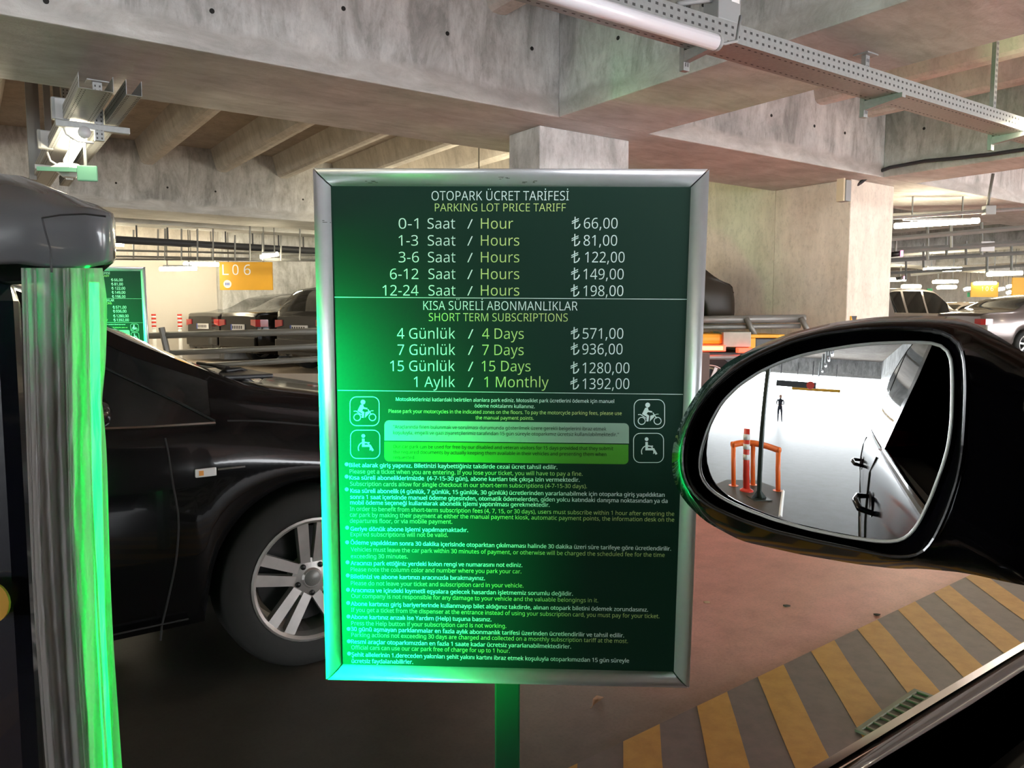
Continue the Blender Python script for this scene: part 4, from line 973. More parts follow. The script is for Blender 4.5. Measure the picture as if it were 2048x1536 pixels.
def cross(v, ztop, lab):
    e = empty('tray_hanger', B(.855, v, 2.58), A35, lab, 'bracket')
    box('upright', (-.03, -.02, -.09), (.03, .02, ztop-2.58), M_GALV, e, bev=.002); box('arm', (-.27, -.022, -.02), (.20, .022, .025), M_GALV, e, bev=.006)
    bm = bmesh.new(); z = -.08
    while z < ztop-2.6:
        for xx in (-.015, .015): bm.faces.new([bm.verts.new(q) for q in ((xx-.005, -.0212, z), (xx+.005, -.0212, z), (xx+.005, -.0212, z+.014), (xx-.005, -.0212, z+.014))])
        z += .03
    link('perforation', to_mesh(bm), M_GALVD, e); box('head_plate', (-.07, -.06, ztop-2.588), (.07, .06, ztop-2.58), M_GALV, e)
cross(6.35, 2.9, 'perforated steel hanger with cross arm carrying the left trays, nearest'); cross(8.3, 3.6, 'perforated steel hanger carrying the left trays, behind the lit lamp')
la, lb = at_z(168, 266, 2.53), at_z(136, 322, 2.53)
tl_ = empty('tube_lamp', la, 0, 'lit tube lamp under the left cable trays, above the vinyl hood', 'lamp')
tube('diffuser', [Vector(), lb-la], .034, M_TUBE2, tl_, 12); tube('end_cap', [(la-lb).normalized()*.04, Vector()], .041, M_PLWHITE, tl_, 12)
box('mount', (-.02, -.02, .03), (.02, .02, .08), M_GALV, tl_, loc=(lb-la)*.5)
for (x, y, zz, lab) in ((120, 214, 2.70, 'upper grey junction box at the side of the left tray'), (90, 276, 2.70, 'lower grey junction box at the side of the left tray')):
    p = at_z(x, y, zz); e = empty('junction_box', p, A35, lab, 'box'); s = .055
    box('case', (-s, -.03, -.09), (s, .03, .06), M_PLGREY, e, bev=.008); box('lid', (-s*.6, -.034, -.08), (s, -.03, .05), M_PLWHITE, e)
    tube('cable', [(0.01, 0, -.11), (.03, 0, -.18), (.10, 0, -.22), (.20, 0, -.22)], .009, M_PLWHITE, e, 8)
sp_ = empty('horn_speaker', at_z(138, 340, 2.36), 0, 'white six-sided ceiling speaker hanging at the end of the left trays', 'speaker')
bm = bmesh.new(); lathe(bm, [(0.001, .05), (.07, .045), (.145, .0), (.135, -.01), (.10, -.012), (.05, -.055), (.001, -.06)], 6, 'Z'); link('shell', to_mesh(bm), M_PLWHITE, sp_)
tube('stem', [(0, 0, .04), (.02, .02, .25)], .012, M_PLWHITE, sp_, 8)
ex_ = empty('exit_sign', at_z(150, 346, 2.30)+Vector((.0, .05, 0)), R_(12), 'pale green hanging sign behind the white speaker', 'sign')
box('panel', (-.01, -.015, -.05), (.13, .015, .065), M_MINT, ex_, bev=.01)
box('stem', (.04, -.008, .06), (.06, .008, .34), M_GALV, ex_)
box('arm', (-.28, -.01, .015), (-.01, .01, .045), M_MINT, ex_)
# hanging struts left
for (x, y0, y1, z) in ((92, 172, 300, 3.55), (70, 200, 340, 3.55), (60, 240, 360, 3.55), (112, 178, 240, 3.55)):
    p = at_y(x, y0, 7.2+x*.01); q = at_y(x, y1, 7.2+x*.01)
    e = empty('ceiling_strut', Vector((p.x, p.y, q.z)), A35, 'grey ceiling strut, %s of the four at the left edge' % {92: 'tallest', 70: 'second from left', 60: 'leftmost', 112: 'rightmost'}[x], 'strut')
    box('channel', (-.03, -.03, 0), (.03, .03, 3.95-q.z), M_STEELG, e)
    if x != 112: box('head_plate', (-.09, -.06, 3.95-q.z-.012), (.09, .06, 3.95-q.z), M_STEELG, e)
# dark pipe beyond the second beam with hanger rods
pa, pb = at_z(140, 474, 2.62), at_z(700, 506, 2.62)
pp = empty('sprinkler_pipe', pa, 0, 'thick black pipe under the far beam, left background', 'pipe')
tube('pipe', [Vector(), pb-pa], .07, M_STEELD, pp, 10)
for k in range(9):
    q = (pb-pa)*(.1+k*.1); tube('hanger_rod', [q, q+Vector((0, 0, .5))], .015, M_STEELD, pp, 6)
cg = empty('pipe_rack', at_y(215, 515, 15.0), 0, 'thin grey pipes on hangers in front of the far wall, upper left background', 'pipe')
CL = Vector(cg.location)
for (ya, yb) in ((500, 510), (512, 520), (518, 521)): tube('pipe', [at_y(200, ya, 15.0)-CL, at_y(640, yb, 15.2)-CL], .022, M_STEELG, cg, 6)
for x in (229, 267, 316, 330, 363, 395, 426, 470, 500, 525, 562, 600): tube('hanger_rod', [at_y(x, 445+random.uniform(0, 30), 15.05)-CL, at_y(x, 521, 15.05)-CL], .016, M_STEELG, cg, 6)

# ---- tube lamps in the distance: ends in picture, distance
lamps = [((1790, 452), (1957, 441), 11.0, 'longest lit tube lamp right of the column, nearest of the right-hand ones'),
 ((1848, 540), (1922, 538), 21, 'lit tube lamp above the silver car, second nearest on the right'), ((1975, 549), (2044, 546), 22, 'lit tube lamp above the grey saloon at the right edge'),
 ((1762, 560), (1811, 559), 26, 'lit tube lamp just right of the column above the silver car roof'), ((1866, 564), (1915, 563), 28, 'lit tube lamp in the third row right of the column'),
 ((1804, 573), (1841, 573), 33, 'small lit tube lamp over the silver car windscreen'), ((1875, 575), (1912, 574), 34, 'small lit tube lamp over the gap between the cars'),
 ((1948, 567), (1992, 566), 30, 'lit tube lamp in front of the far yellow sign'), ((1929, 579), (1943, 576), 38, 'tiny lit lamp left of the far yellow sign'),
 ((1996, 579), (2008, 577), 38, 'tiny lit lamp right of the far yellow sign'), ((2014, 574), (2026, 571), 38, 'upper tiny lit lamp at the far right'), ((2014, 586), (2026, 583), 39, 'lower tiny lit lamp at the far right'),
 ((320, 538), (393, 537), 15.2, 'lit tube lamp in front of the white wall, lower of two'), ((368, 528), (437, 529), 15.9, 'lit tube lamp in front of the white wall, upper of two'),
 ((521, 514), (556, 508), 14.9, 'lit lamp beyond the yellow bay sign')]
for (a, b_, Y, lab) in lamps:
    p = at_y(*a, Y); q = at_y(*b_, Y); e = empty('tube_lamp', (p+q)/2, 0, lab, 'lamp'); c = (p+q)/2
    r = .038 if Y < 20 else .055
    if Y > 30: r = .075
    tube('diffuser', [p-c, q-c], r, M_TUBE, e, 8)
    box('housing', (-(q-p).length*.4, -.03, r), ((q-p).length*.4, .03, r+.03), M_GALV, e)
    for s in (-.3, .3): tube('hanger_rod', [(q-p)*s+Vector((0, 0, r)), (q-p)*s+Vector((0, 0, 3.95-c.z))], .012, M_STEELG, e, 5)
# lamps over our own bay and along the lanes, outside the frame or hidden: rows continued, some lamps added to brighten the soffits
def grid_lamp(u, v, z=2.62, along='u'):
    d = U*.6 if along == 'u' else V*.6; e = empty('tube_lamp', B(u, v, z), 0, 'lit tube lamp hanging on thin rods in the repeated rows under the car park ceiling', 'lamp', 'ceiling lamps repeated along the lanes')
    tube('diffuser', [-d, d], .038, M_TUBE, e, 8)
    for s_ in (-.7, .7): tube('hanger_rod', [d*s_+Vector((0, 0, .03)), d*s_+Vector((0, 0, 3.95-z))], .01, M_STEELG, e, 5)
for (u, v) in ((-3, 10), (-6, 10), (6.5, 9.5), (6.5, 12.5), (7.2, 15), (2, 16.8), (-3, 16.8), (-4.5, 2.5), (-3, 4.1), (-3, 7.4), (7, 2.6), (7, -3), (12.5, 1.0), (18, 2), (25, 3), (31, 10), (18, 18), (25, 18)): grid_lamp(u, v)

# right background: pipes, trays, cameras, signs
rp = empty('pipe_rack', at_y(1760, 490, 16), 0, 'grey pipes and trays hung on rods under the ceiling, right background', 'pipe'); RL = Vector(rp.location)
for (xa, ya, xb, yb, Y, r) in ((1755, 480, 2060, 454, 13, .045), (1755, 500, 2060, 482, 14, .02), (1755, 503, 2060, 485, 14, .05), (1755, 522, 2060, 505, 17, .05), (1755, 548, 2060, 530, 20, .04), (1755, 432, 2060, 418, 11.6, .03), (1820, 590-40, 2060, 548-20, 22, .04)):
    tube('pipe', [at_y(xa, ya, Y)-RL, at_y(xb, yb, Y)-RL], r, M_STEELG, rp, 6)
for (x, y0, y1, Y) in ((1773, 425, 490, 13), (1783, 420, 450, 13), (1855, 455, 520, 14), (1847, 505, 535, 17), (1902, 455, 495, 13), (1963, 450, 510, 14), (1974, 505, 545, 17), (2023, 500, 540, 17), (1932, 500, 530, 17), (1768, 530, 560, 20), (1812, 535, 560, 20), (1893, 490, 515, 17)):
    tube('hanger_rod', [at_y(x, y0-18, Y)-RL, at_y(x, y1, Y)-RL], .026, M_STEELG, rp, 6)
jt = empty('junction_box', at_y(1978, 416, 10.6), 0, 'grey junction box hanging from conduits above the longest lit tube, right', 'box')
box('case', (-.07, -.05, -.09), (.07, .05, .03), M_PLGREY, jt, bev=.01); tube('conduit', [(-.02, 0, .03), (.0, 0, .2), (.03, 0, .45)], .02, M_STEELG, jt, 8)
tube('tray_edge', [(-1.3, .1, -.12), (.7, -.05, .0)], .025, M_GALV, jt, 6)
hz_ = box('junction_box', (-.12, -.03, -.09), (.12, .03, .09), M_PLWHITE, None, loc=at_y(1974, 493, 14), label='white box fixed to the grey pipes, right background', cat='box', bev=.01)
for (x, y, Y, lab) in ((1803, 507, 13.5, 'bullet camera with pink lens right of the column'), (1808, 556, 22, 'small far camera with pink lens near the silver car')):
    e = empty('security_camera', at_y(x, y, Y), 0, lab, 'camera'); tube('barrel', [(-.18, .1, -.02), (-.02, 0, .0)], .045, M_BLKPL, e, 10)
    tube('lens', [(-.02, 0, 0), (.02, -.02, 0)], .055, mat('pink_lens', (.9, .35, .6), .3, emit=(1, .3, .6), es=.8), e, 10); tube('stem', [(-.08, .05, .0), (-.08, .05, .3)], .02, M_STEELG, e, 6)
def flat_sign(name, x0, y0, x1, y1, Y, m, lab, texts=(), cat='sign'):
    a = at_y(x0, y0, Y); b_ = at_y(x1, y1, Y); c = (a+b_)/2; e = empty(name, Vector((c.x, Y, min(a.z, b_.z))), 0, lab, cat)
    w = abs(b_.x-a.x)/2; h = abs(a.z-b_.z); box('panel', (-w, 0, 0), (w, .05, h), m, e)
    for (s, tx0, ty0, tx1, ty1, mm) in texts:
        me = text_mesh(s); X = [v.co.x for v in me.vertices]; p = at_y(tx0, ty1, Y)-Vector(e.location); q = at_y(tx1, ty0, Y)-Vector(e.location)
        Ys = [v.co.y for v in me.vertices]
        for v in me.vertices: v.co = (p.x+(q.x-p.x)*(v.co.x-min(X))/(max(X)-min(X)), -.004, p.z+(q.z-p.z)*(v.co.y-min(Ys))/(max(Ys)-min(Ys)))
        me.materials.clear(); link('lettering', me, mm, e)
    return e, h
# yellow bay sign L06 on the far grey wall
e, h = flat_sign('bay_sign', 438, 524, 545, 580, 15.8, M_YEL, 'yellow bay sign reading L06 on the far grey wall', (('L', 445, 529, 457, 550, M_WHITE), ('0', 465, 529, 477, 550, M_WHITE), ('6', 488, 529, 501, 550, M_WHITE)))
p = at_y(455, 568, 15.8)-Vector(e.location); bm = bmesh.new(); lathe(bm, [(0.001, -.005), (.081, -.005), (.081, 0)], 20, 'Y'); o = link('round_emblem', to_mesh(bm), M_WHITE, e); o.location = p
for k in range(3): box('emblem_mark', (-.04+k*.03, -.0075, -.025), (-.022+k*.03, -.0055, .025), M_BLUE, o)
for sx in (-.35, .35): tube('hanger_rod', [(sx, .025, h), (sx, .025, 3.95-e.location.z)], .012, M_STEELG, e, 6)
for (x0, y0, x1, y1, Y, lab, t) in ((1943, 565, 1996, 594, 30, 'far yellow bay sign reading 106 above the grey saloon', (('1', 1963, 573, 1966, 582, M_WHITE), ('0', 1971, 573, 1977, 582, M_WHITE), ('6', 1981, 573, 1987, 582, M_WHITE))), (2026, 555, 2075, 592, 24, 'plain yellow bay sign cut by the right picture edge', ()), (1741, 534, 1759, 572, 15, 'narrow yellow sign edge showing behind the right column', ())):
    e, h = flat_sign('bay_sign', x0, y0, x1, y1, Y, M_YEL, lab, t); tube('hanger_rod', [(0, .02, h), (0, .02, 3.95-e.location.z)], .015, M_STEELG, e, 6)
for (x0, y0, x1, y1, Y, lab) in ((1855, 577, 1864, 596, 34, 'small green panel beside the silver car roof'), (1936, 585, 1944, 594, 34, 'small green panel left of the yellow sign 106')):
    e, h = flat_sign('green_panel', x0, y0, x1, y1, Y, mat('green_panel', (.02, .25, .09), .5), lab, (), 'panel')

# ================================================================ OWN CAR with the door mirror
HD = R_(53); FW = Vector((math.sin(HD), math.cos(HD), 0)); LF = Vector((-math.cos(HD), math.sin(HD), 0))
CX, CY = 0.24, 0.684
oc = CAM-FW*CX-LF*CY; oc.z = 0
h0 = 4.7/2
roofO = [(-h0, 1.12), (-h0+.06, 1.18), (-h0+.18, 1.28), (-h0+.65, 1.52), (-h0+1.1, 1.60), (-.3, 1.64), (.2, 1.61), (.5, 1.52), (.85, 1.31), (1.15, 1.14), (1.5, 1.07), (2.0, .93), (h0-.05, .78), (h0, .68)]
beltO = [(-h0, 1.06), (-1.6, 1.06), (-.5, 1.045), (1.0, 1.035), (1.4, .98), (2.0, .84), (h0, .6)]
own, osurf, otop, obp = build_car(oc, 53, M_OWNPAINT, 4.7, 0.915, 1.04, roofO, (.42, 1.12), (-2.2, -1.75), (1.45, -1.3), .34, .25,
    winx=((-1.95, -1.42), (-1.35, -.47), (-.38, .95)), label='black car seen from its own window, with the large door mirror at right', beltp=beltO, n=150, mirrors=False, plate=False,
    skip=lambda side, x, j: side == 1 and -.38 < x < .95 and j in (8, 9), detail=True)
OI = Matrix.Translation(oc) @ Matrix.Rotation(R_(90-53), 4, 'Z'); OII = OI.inverted()
def ol(p): return OII @ Vector(p)
box('door_panel', (-.45, .74, .45), (1.15, .845, 1.022), M_BLKPL, own, bev=.015)
tube('window_seal', [(-.38, .862, 1.043), (.3, .866, 1.036), (.95, .866, 1.03)], .009, M_GLOSSBLK, own, 8)
def oside(x, z, off=.001): return Vector((x, osurf(x, z)+off, z))
for sx in (-.42, -1.38):
    tube('door_seam', [oside(sx-.02*(k/12), .32+k*.058) for k in range(13)], .004, M_TIE, own, 5)
tube('door_seam', [oside(-1.3+k*.2, .33) for k in range(12)], .0035, M_TIE, own, 5)
for sx in (-.30, -1.22):
    zh = .90
    hp_ = [oside(sx+.20, zh, .0), oside(sx+.17, zh+.003, .035), oside(sx+.08, zh+.006, .045), oside(sx, zh+.004, .04), oside(sx-.03, zh, .0)]
    tube('door_handle', hp_, [.007, .009, .010, .009, .007], M_OWNPAINT, own, 10)
    bm = bmesh.new(); lathe(bm, [(.001, 0), (.055, .0), (.06, .006)], 16, 'Y'); o = link('handle_cup', to_mesh(bm, smooth=True), M_BLKPL, own); o.location = oside(sx+.08, zh, .001); o.scale = (1.3, .5, .6)
# mirror geometry
MD = .6; MC = CAM+ray(1660, 890).normalized()*MD
mth, mel = R_(219), R_(1.7)
MN = Vector((math.sin(mth)*math.cos(mel), math.cos(mth)*math.cos(mel), math.sin(mel))); MR = 1.2
MCC = MC-MN*MR
def on_sphere(x, y):
    d = ray(x, y).normalized(); oc_ = CAM-MCC; b_ = d.dot(oc_); c_ = oc_.dot(oc_)-MR*MR; t = -b_-math.sqrt(max(b_*b_-c_, 0)); return CAM+d*t
def refl(x, y):
    P = on_sphere(x, y); N = (P-MCC).normalized(); d = ray(x, y).normalized(); return P, (d-N*2*d.dot(N)).normalized()
Z = lambda a: (1340+a[0]/2.893, 600+a[1]/2.893)
glass_z = [(175, 930), (190, 850), (235, 720), (300, 600), (400, 500), (520, 420), (640, 365), (760, 325), (900, 295), (1050, 270), (1200, 255), (1350, 250), (1500, 250), (1560, 258), (1600, 285), (1625, 340), (1630, 500), (1625, 700), (1605, 850), (1570, 970), (1510, 1130), (1450, 1260), (1400, 1340), (1350, 1380), (1300, 1393), (1200, 1392), (1000, 1362), (800, 1320), (600, 1265), (400, 1190), (280, 1130), (210, 1070), (180, 1010)]
lip_z = [(75, 900), (90, 780), (150, 640), (250, 510), (380, 400), (500, 325), (700, 240), (900, 190), (1100, 165), (1300, 155), (1500, 163), (1610, 185), (1675, 240), (1705, 330), (1712, 500), (1705, 700), (1690, 900), (1660, 1050), (1600, 1230), (1540, 1360), (1490, 1440), (1420, 1485), (1300, 1488), (1100, 1450), (850, 1400), (600, 1340), (400, 1270), (220, 1190), (120, 1100), (80, 1000)]
out_z = [(8, 930), (20, 820), (80, 660), (180, 500), (330, 360), (500, 268), (700, 190), (950, 130), (1200, 98), (1500, 90), (1680, 105), (1780, 145), (1900, 210), (2048, 305), (2250, 420), (2260, 900), (2250, 1690), (2048, 1655), (1744, 1579), (1420, 1550), (1348, 1559), (1090, 1530), (752, 1472), (411, 1394), (200, 1280), (70, 1150), (20, 1040)]
NM = 112; CPX = (1660, 890)
def polar(zpts):
    P = [Z(q) for q in zpts]; out = []
    for k in range(NM):
        a = 2*math.pi*k/NM; dx, dy = math.cos(a), math.sin(a); best = None
        for i in range(len(P)):
            (x1, y1), (x2, y2) = P[i], P[(i+1) % len(P)]; x1 -= CPX[0]; x2 -= CPX[0]; y1 -= CPX[1]; y2 -= CPX[1]
            ex_, ey_ = x2-x1, y2-y1; den = dx*ey_-dy*ex_
            if abs(den) < 1e-9: continue
            t = (x1*ey_-y1*ex_)/den; u_ = (x1*dy-y1*dx)/den
            if -1e-6 <= u_ <= 1+1e-6 and t > 0 and (best is None or t > best): best = t
        out.append(best)
    for _ in range(1): out = [(out[k-1]+2*out[k]+out[(k+1) % NM])/4 for k in range(NM)]
    return out
gz, lz, oz = polar(glass_z), polar(lip_z), polar(out_z)
def pxk(rad, k): a = 2*math.pi*k/NM; return CPX[0]+rad*math.cos(a), CPX[1]+rad*math.sin(a)
# glass: exact sphere segment with exact normals
bm = bmesh.new(); c0 = bm.verts.new(on_sphere(*CPX)); rings = []
for j in range(1, 17): rings.append([bm.verts.new(on_sphere(*pxk(gz[k]*j/16, k))) for k in range(NM)])
for k in range(NM): bm.faces.new((c0, rings[0][k], rings[0][(k+1) % NM]))
for j in range(15):
    for k in range(NM): bm.faces.new((rings[j][(k+1) % NM], rings[j][k], rings[j+1][k], rings[j+1][(k+1) % NM]))
for v in bm.verts: v.co = OII @ v.co
me = bpy.data.meshes.new('g'); bm.to_mesh(me); bm.free()
cl = OII @ MCC
for p in me.polygons: p.use_smooth = True
if me.polygons[5].normal.dot(Vector(me.polygons[5].center)-cl) < 0: me.flip_normals()
me.normals_split_custom_set_from_vertices([(v.co-cl).normalized() for v in me.vertices])
housing = None
def mloop(rads, dep, sc=1.0, cshift=Vector((0, 0, 0))):
    L = []
    c = OII @ at_plane(1690, 890, MC, MN)
    for k in range(NM):
        p = at_plane(*pxk(rads[k], k), MC+MN*dep, MN); p = OII @ p
        p = c+(p-c)*sc+cshift; L.append(p)
    return L
NL = (OII.to_3x3() @ MN)
g1_ = [r+4 for r in gz]; li = [g*.35+l*.65 for g, l in zip(gz, lz)]; lo_ = [l*.75+o*.25 if o < l*1.12 else l*.94+o*.06 for l, o in zip(lz, oz)]
mid_ = [l*.5+o*.5 for l, o in zip(lz, oz)]
sh_loops = [mloop([r+1.5 for r in gz], -.012), mloop(g1_, -.008), mloop(li, -.003), mloop([l-4 for l in lz], .009), mloop(lz, .012), mloop(lo_, .0105), mloop(mid_, .002), mloop(oz, -.012),
    mloop(oz, -.03, .985), mloop(oz, -.055, .93), mloop(oz, -.08, .82), mloop(oz, -.10, .62), mloop(oz, -.112, .35)]
hous = link('mirror_housing', to_mesh(loft(sh_loops, False, True), smooth=True), M_GLOSSBLK, own)
gl = link('mirror_glass', me, mat('mirror_silver', (.86, .88, .88), 0.0, 1.0), hous)
tube('glass_edge', [OII @ (on_sphere(*pxk(gz[k % NM]+1.5, k % NM))+MN*.0006) for k in range(NM+1)], .0011, mat('glass_edge_grey', (.75, .80, .78), .25), hous, 6)
tube('seam_ridge', [p+NL*.0006 for p in [mloop(lz, .012)[k % NM] for k in range(NM+1)]], .0012, M_CHROME if False else M_GLOSSBLK, hous, 6)
a_ = OII @ at_plane(2060, 900, MC, MN); 
a_ = OII @ at_plane(2200, 900, MC, MN)
box('mirror_mount', (a_.x-.02, .80, a_.z-.04), (a_.x+.12, a_.y+.02, a_.z+.05), M_GLOSSBLK, own, bev=.03)

# ================================================================ BEHIND THE CAMERA (seen in the mirror)
def rz(zx, zy, z=0.0):
    P, r = refl(*Z((zx, zy))); t = (z-P.z)/r.z; return P+r*t
def rh(zx, zy, dist):
    P, r = refl(*Z((zx, zy))); h = math.hypot(r.x, r.y); return P+r*(dist/h)
def hdist(p): return math.hypot(p.x-MC.x, p.y-MC.y)
def top_at(base, zx, zy): return rh(zx, zy, hdist(base)).z
b0, b1_, b2_ = rz(368, 1075, .0), rz(480, 1070, .0), rz(625, 1105, .0)
hb = empty('barrier_hoop', b1_, 0, 'orange three-legged curved barrier reflected in the door mirror', 'barrier')
tops = []
for (bb, zx, zy) in ((b0, 368, 835), (b1_, 483, 828), (b2_, 628, 868)):
    zt_ = top_at(bb, zx, zy); q = bb-b1_; tops.append(Vector((q.x, q.y, zt_)))
    tube('leg', [Vector((q.x, q.y, 0)), Vector((q.x, q.y, zt_))], .032, M_ORANGE, hb, 12)
    bm = bmesh.new(); lathe(bm, [(.001, 0), (.07, 0), (.07, .008), (.001, .008)], 16, 'Z'); o = link('foot_plate', to_mesh(bm), M_ORANGE, hb); o.location = (q.x, q.y, 0)
mid = [tops[0]+(tops[0]-tops[1])*.08]+[tops[0]*(1-t)*(1-t)+(tops[1]*2-(tops[0]+tops[2])*.5)*2*t*(1-t)+tops[2]*t*t for t in [k/10 for k in range(11)]]+[tops[2]+(tops[2]-tops[1])*.06]
tube('top_rail', mid, .042, M_ORANGE, hb, 12)
db = rz(443, 1107); dt_ = top_at(db, 453, 745)
dl = empty('delineator_post', db, 0, 'red and white flexible traffic post reflected in the door mirror', 'post')
tube('stem', [(0, 0, .03), (0, 0, dt_)], [.045, .038], M_RED, dl, 14)
for (za, zb_) in ((775, 808), (832, 862), (892, 922)):
    a0 = top_at(db, 450, za); a1 = top_at(db, 450, zb_); tube('reflective_band', [(0, 0, a1), (0, 0, a0)], .0445, M_WHITE, dl, 14)
bm = bmesh.new(); lathe(bm, [(.001, 0), (.09, 0), (.09, .02), (.05, .04), (.001, .04)], 18, 'Z'); link('base', to_mesh(bm), M_RED, dl)
pb_ = rz(515, 1150); pt_ = top_at(pb_, 570, 400)
pl2 = empty('sign_post', pb_, 0, 'dark green square post with foot plate reflected in the door mirror', 'post')
t2 = rh(572, 380, hdist(pb_))-pb_
tube('post', [(0, 0, 0), (t2.x, t2.y, t2.z)], .032, mat('dark_green_post', (.02, .035, .03), .4), pl2, 4)
box('foot_plate', (-.12, -.12, 0), (.12, .12, .012), MATS['dark_green_post'], pl2, bev=.003)
for k in range(4):
    a = k*math.pi/2; bm = prism([(.03, 0.012), (.10, 0.012), (.03, .10)], -.004, .004, lambda x, z_, h, a=a: (x*math.cos(a)-h*math.sin(a), x*math.sin(a)+h*math.cos(a), z_)); link('gusset', to_mesh(bm), MATS['dark_green_post'], pl2)
# low island under them
isl2 = [rz(655, 1105), rz(640, 1250), rz(650, 1420), rz(200, 1380), rz(60, 1150), rz(330, 1040), rz(500, 1045), rz(600, 1080)]
c_ = sum(isl2, Vector())/len(isl2)
o = link('trim_4', to_mesh(prism([(p.x-c_.x, p.y-c_.y) for p in isl2], 0, .004)), mat('island_dark', (.07, .06, .05), .6, noise=.2), loc=c_, kind='structure')
tube('edge_line', [rz(655, 1107)-c_+Vector((0, 0, .005)), rz(638, 1258)-c_+Vector((0, 0, .005))], .02, M_WHITE, o, 4)
# person standing in the daylight
pbm = rz(632, 706); pd = hdist(pbm); ph = top_at(pbm, 640, 548)
sc_ = ph/1.75
pn = bpy.data.meshes.new('p')
J = {'pelvis': (0, 0, .95, .13), 'waist': (0, 0, 1.08, .125), 'chest': (0, .0, 1.30, .155), 'neck': (0, 0, 1.47, .055), 'head0': (0, .01, 1.54, .075), 'head1': (0, .015, 1.64, .095), 'head2': (0, .01, 1.72, .06),
     'shL': (-.19, 0, 1.42, .06), 'elL': (-.25, .05, 1.16, .045), 'wrL': (-.12, .25, 1.10, .032), 'shR': (.19, 0, 1.42, .06), 'elR': (.25, .04, 1.16, .045), 'wrR': (.08, .27, 1.14, .032),
     'hpL': (-.09, 0, .88, .095), 'knL': (-.10, .02, .50, .062), 'anL': (-.10, 0, .09, .042), 'toL': (-.11, .14, .04, .035), 'hpR': (.09, 0, .88, .095), 'knR': (.13, .04, .50, .062), 'anR': (.15, .02, .09, .042), 'toR': (.18, .16, .04, .035)}
names = list(J); Ed = [('pelvis', 'waist'), ('waist', 'chest'), ('chest', 'neck'), ('neck', 'head0'), ('head0', 'head1'), ('head1', 'head2'), ('chest', 'shL'), ('shL', 'elL'), ('elL', 'wrL'), ('chest', 'shR'), ('shR', 'elR'), ('elR', 'wrR'),
     ('pelvis', 'hpL'), ('hpL', 'knL'), ('knL', 'anL'), ('anL', 'toL'), ('pelvis', 'hpR'), ('hpR', 'knR'), ('knR', 'anR'), ('anR', 'toR')]
pn.from_pydata([tuple(c*sc_ for c in J[n_][:3]) for n_ in names], [(names.index(a), names.index(b_)) for a, b_ in Ed], [])
per = link('person', pn, M_CLOTH, loc=Vector((pbm.x, pbm.y, 0)), rotz=math.atan2(-(MC-pbm).x, (MC-pbm).y), label='person in dark clothes standing in the bright exit, reflected in the door mirror', cat='person')
md = per.modifiers.new('skin', 'SKIN'); pn.skin_vertices
sv = pn.skin_vertices[0].data if pn.skin_vertices else None
if sv is None:
    bmx = bmesh.new(); bmx.from_mesh(pn); bmx.verts.layers.skin.verify(); bmx.to_mesh(pn); bmx.free(); sv = pn.skin_vertices[0].data
for i, n_ in enumerate(names): sv[i].radius = (J[n_][3]*sc_, J[n_][3]*sc_*(.8 if n_ in ('chest', 'waist', 'pelvis') else 1)); sv[i].use_root = (n_ == 'pelvis')
ss = per.modifiers.new('sub', 'SUBSURF'); ss.levels = 1; ss.render_levels = 1
link('head_skin', (lambda b: (lathe(b, [(.001, -.10), (.045, -.09), (.075, -.03), (.08, .03), (.06, .09), (.001, .115)], 14, 'Z'), to_mesh(b, smooth=True))[1])(bmesh.new()), M_SKIN, per, loc=(0, .03*sc_, 1.63*sc_))
for sx in (-.12, .08): link('hand', (lambda b: (add_box(b, (-.03, 0, -.02), (.03, .10, .02), None, .01), to_mesh(b))[1])(bmesh.new()), M_SKIN, per, loc=(sx*sc_, .25*sc_, 1.10*sc_))
# height limiter bar and overhead board at the exit
dd = max(8.0, min(pd-3, 22.0))
y0_, y1_ = rh(705, 510, dd), rh(985, 528, dd)
hl = empty('height_bar', (y0_+y1_)/2, 0, 'yellow hanging height bar at the exit, reflected in the door mirror', 'bar'); c = (y0_+y1_)/2
tube('bar', [y0_-c, y1_-c], .07, M_YEL, hl, 10)
for s in (-.4, .4): tube('chain', [(y1_-y0_)*s, (y1_-y0_)*s+Vector((0, 0, max(.3, 2.95-c.z)))], .01, M_STEELD, hl, 5)
q0, q1 = rh(615, 478, dd-1), rh(845, 497, dd-1); c = (q0+q1)/2
ob = empty('overhead_board', c, math.atan2((q1-q0).y, (q1-q0).x), 'dark overhead board with red disc at the exit, reflected in the door mirror', 'sign'); w = (q1-q0).length/2
box('panel', (-w, -.03, -.13), (w, .03, .13), MATS['dark_panel'], ob)
bm = bmesh.new(); lathe(bm, [(.001, -.05), (.17, -.05), (.17, .05), (.001, .05)], 20, 'Y'); o = link('red_disc', to_mesh(bm), M_RED, ob); o.location = (w*.72, 0, 0)
for s in (-.8, .8): tube('hanger_rod', [(w*s, 0, .13), (w*s, 0, max(.3, 2.95-c.z))], .015, M_STEELD, ob, 5)
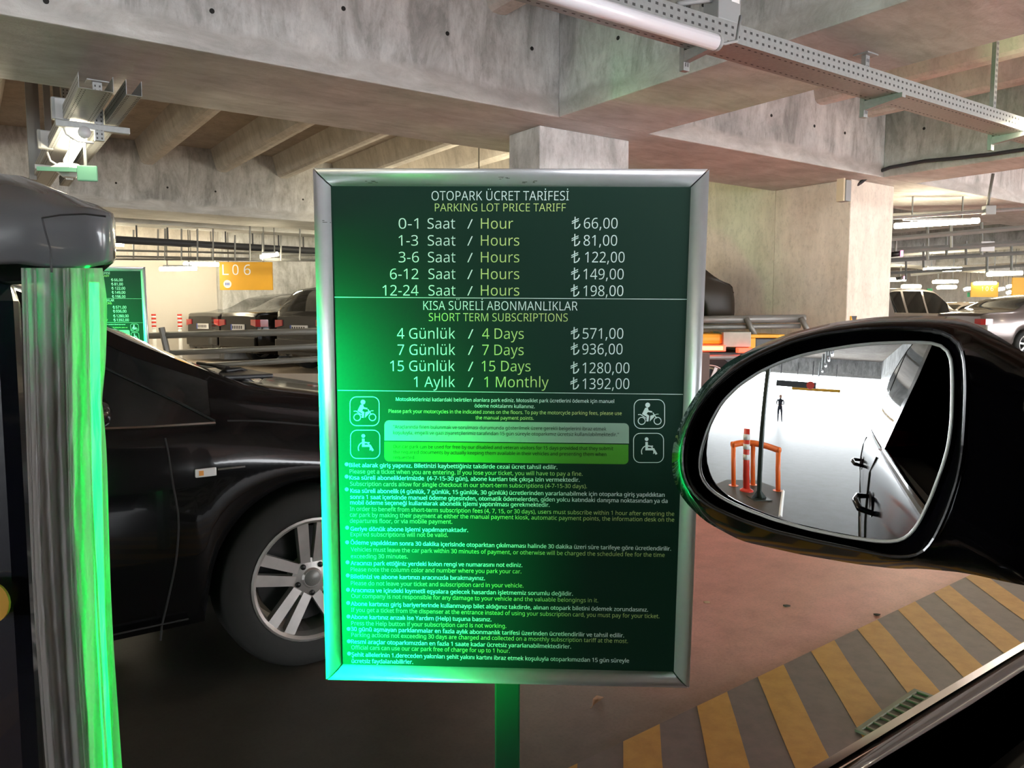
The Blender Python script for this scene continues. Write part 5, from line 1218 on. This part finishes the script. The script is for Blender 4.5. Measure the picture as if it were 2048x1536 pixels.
# pale fence outside
f0, f1 = rh(420, 590, 40), rh(1000, 610, 40); f0.z = f1.z = -.32
fe = empty('fence', f0, math.atan2((f1-f0).y, (f1-f0).x), 'pale fence outside in daylight, reflected in the door mirror', 'fence'); Lf = (f1-f0).length
for z_ in (.3, 1.6): box('rail', (0, -.03, z_), (Lf, .03, z_+.08), M_TUBEOFF, fe)
nf = int(Lf/.6)
for k in range(nf): box('picket', (k*.6, -.02, 0), (k*.6+.12, .02, 1.9), M_TUBEOFF, fe)

for k, (zx, zy) in enumerate(((938, 306), (918, 340), (900, 375), (880, 408), (862, 440))):
    p = rz(zx, zy, 2.72); e = empty('tube_lamp', p, 0, 'ceiling tube lamp in the dashed row reflected at the top of the door mirror', 'lamp', 'lamp row reflected in the mirror')
    d = U*.55; tube('diffuser', [-d, d], .05, M_TUBEOFF if k % 2 else M_TUBEOFF, e, 8); box('housing', (-.04, -.04, .05), (.04, .04, .8), M_GALV, e)

lf = empty('fallen_leaf', at_z(1197, 1405, 0.002), R_(50), 'dry brown leaf lying on the floor right of the price board post', 'leaf')
bm = bmesh.new(); o_ = [(-.035, 0), (-.015, .012), (.01, .014), (.035, .002), (.012, -.012), (-.015, -.010)]
c0 = bm.verts.new((0, 0, .010)); L = [bm.verts.new((a, b_, .002+.012*abs(b_)/.012)) for a, b_ in o_]
for k in range(6): bm.faces.new((c0, L[k], L[(k+1) % 6]))
link('blade', to_mesh(bm), mat('dry_leaf', (.30, .17, .10), .7), lf); tube('stem', [(-.035, 0, .003), (-.055, -.006, .004)], .0015, MATS['dry_leaf'], lf, 5)
for (x, y, lab) in ((1413, 1206, 'small tan scrap on the pink floor beside the price board'), (1573, 1213, 'small dark crumb on the pink floor below the mirror'), (1754, 1231, 'dark crumb on the floor next to the striped island edge')):
    e = empty('debris', at_z(x, y, 0), 0, lab, 'debris'); bm = bmesh.new(); bmesh.ops.create_icosphere(bm, subdivisions=1, radius=.011, matrix=Matrix.Diagonal((1.6, .7, .5, 1)))
    for v in bm.verts: v.co += Vector((random.uniform(-.003, .003), random.uniform(-.003, .003), .004))
    link('crumb', to_mesh(bm), mat('debris_tan', (.35, .22, .13), .8) if x == 1413 else mat('debris_dark', (.05, .035, .03), .8), e)
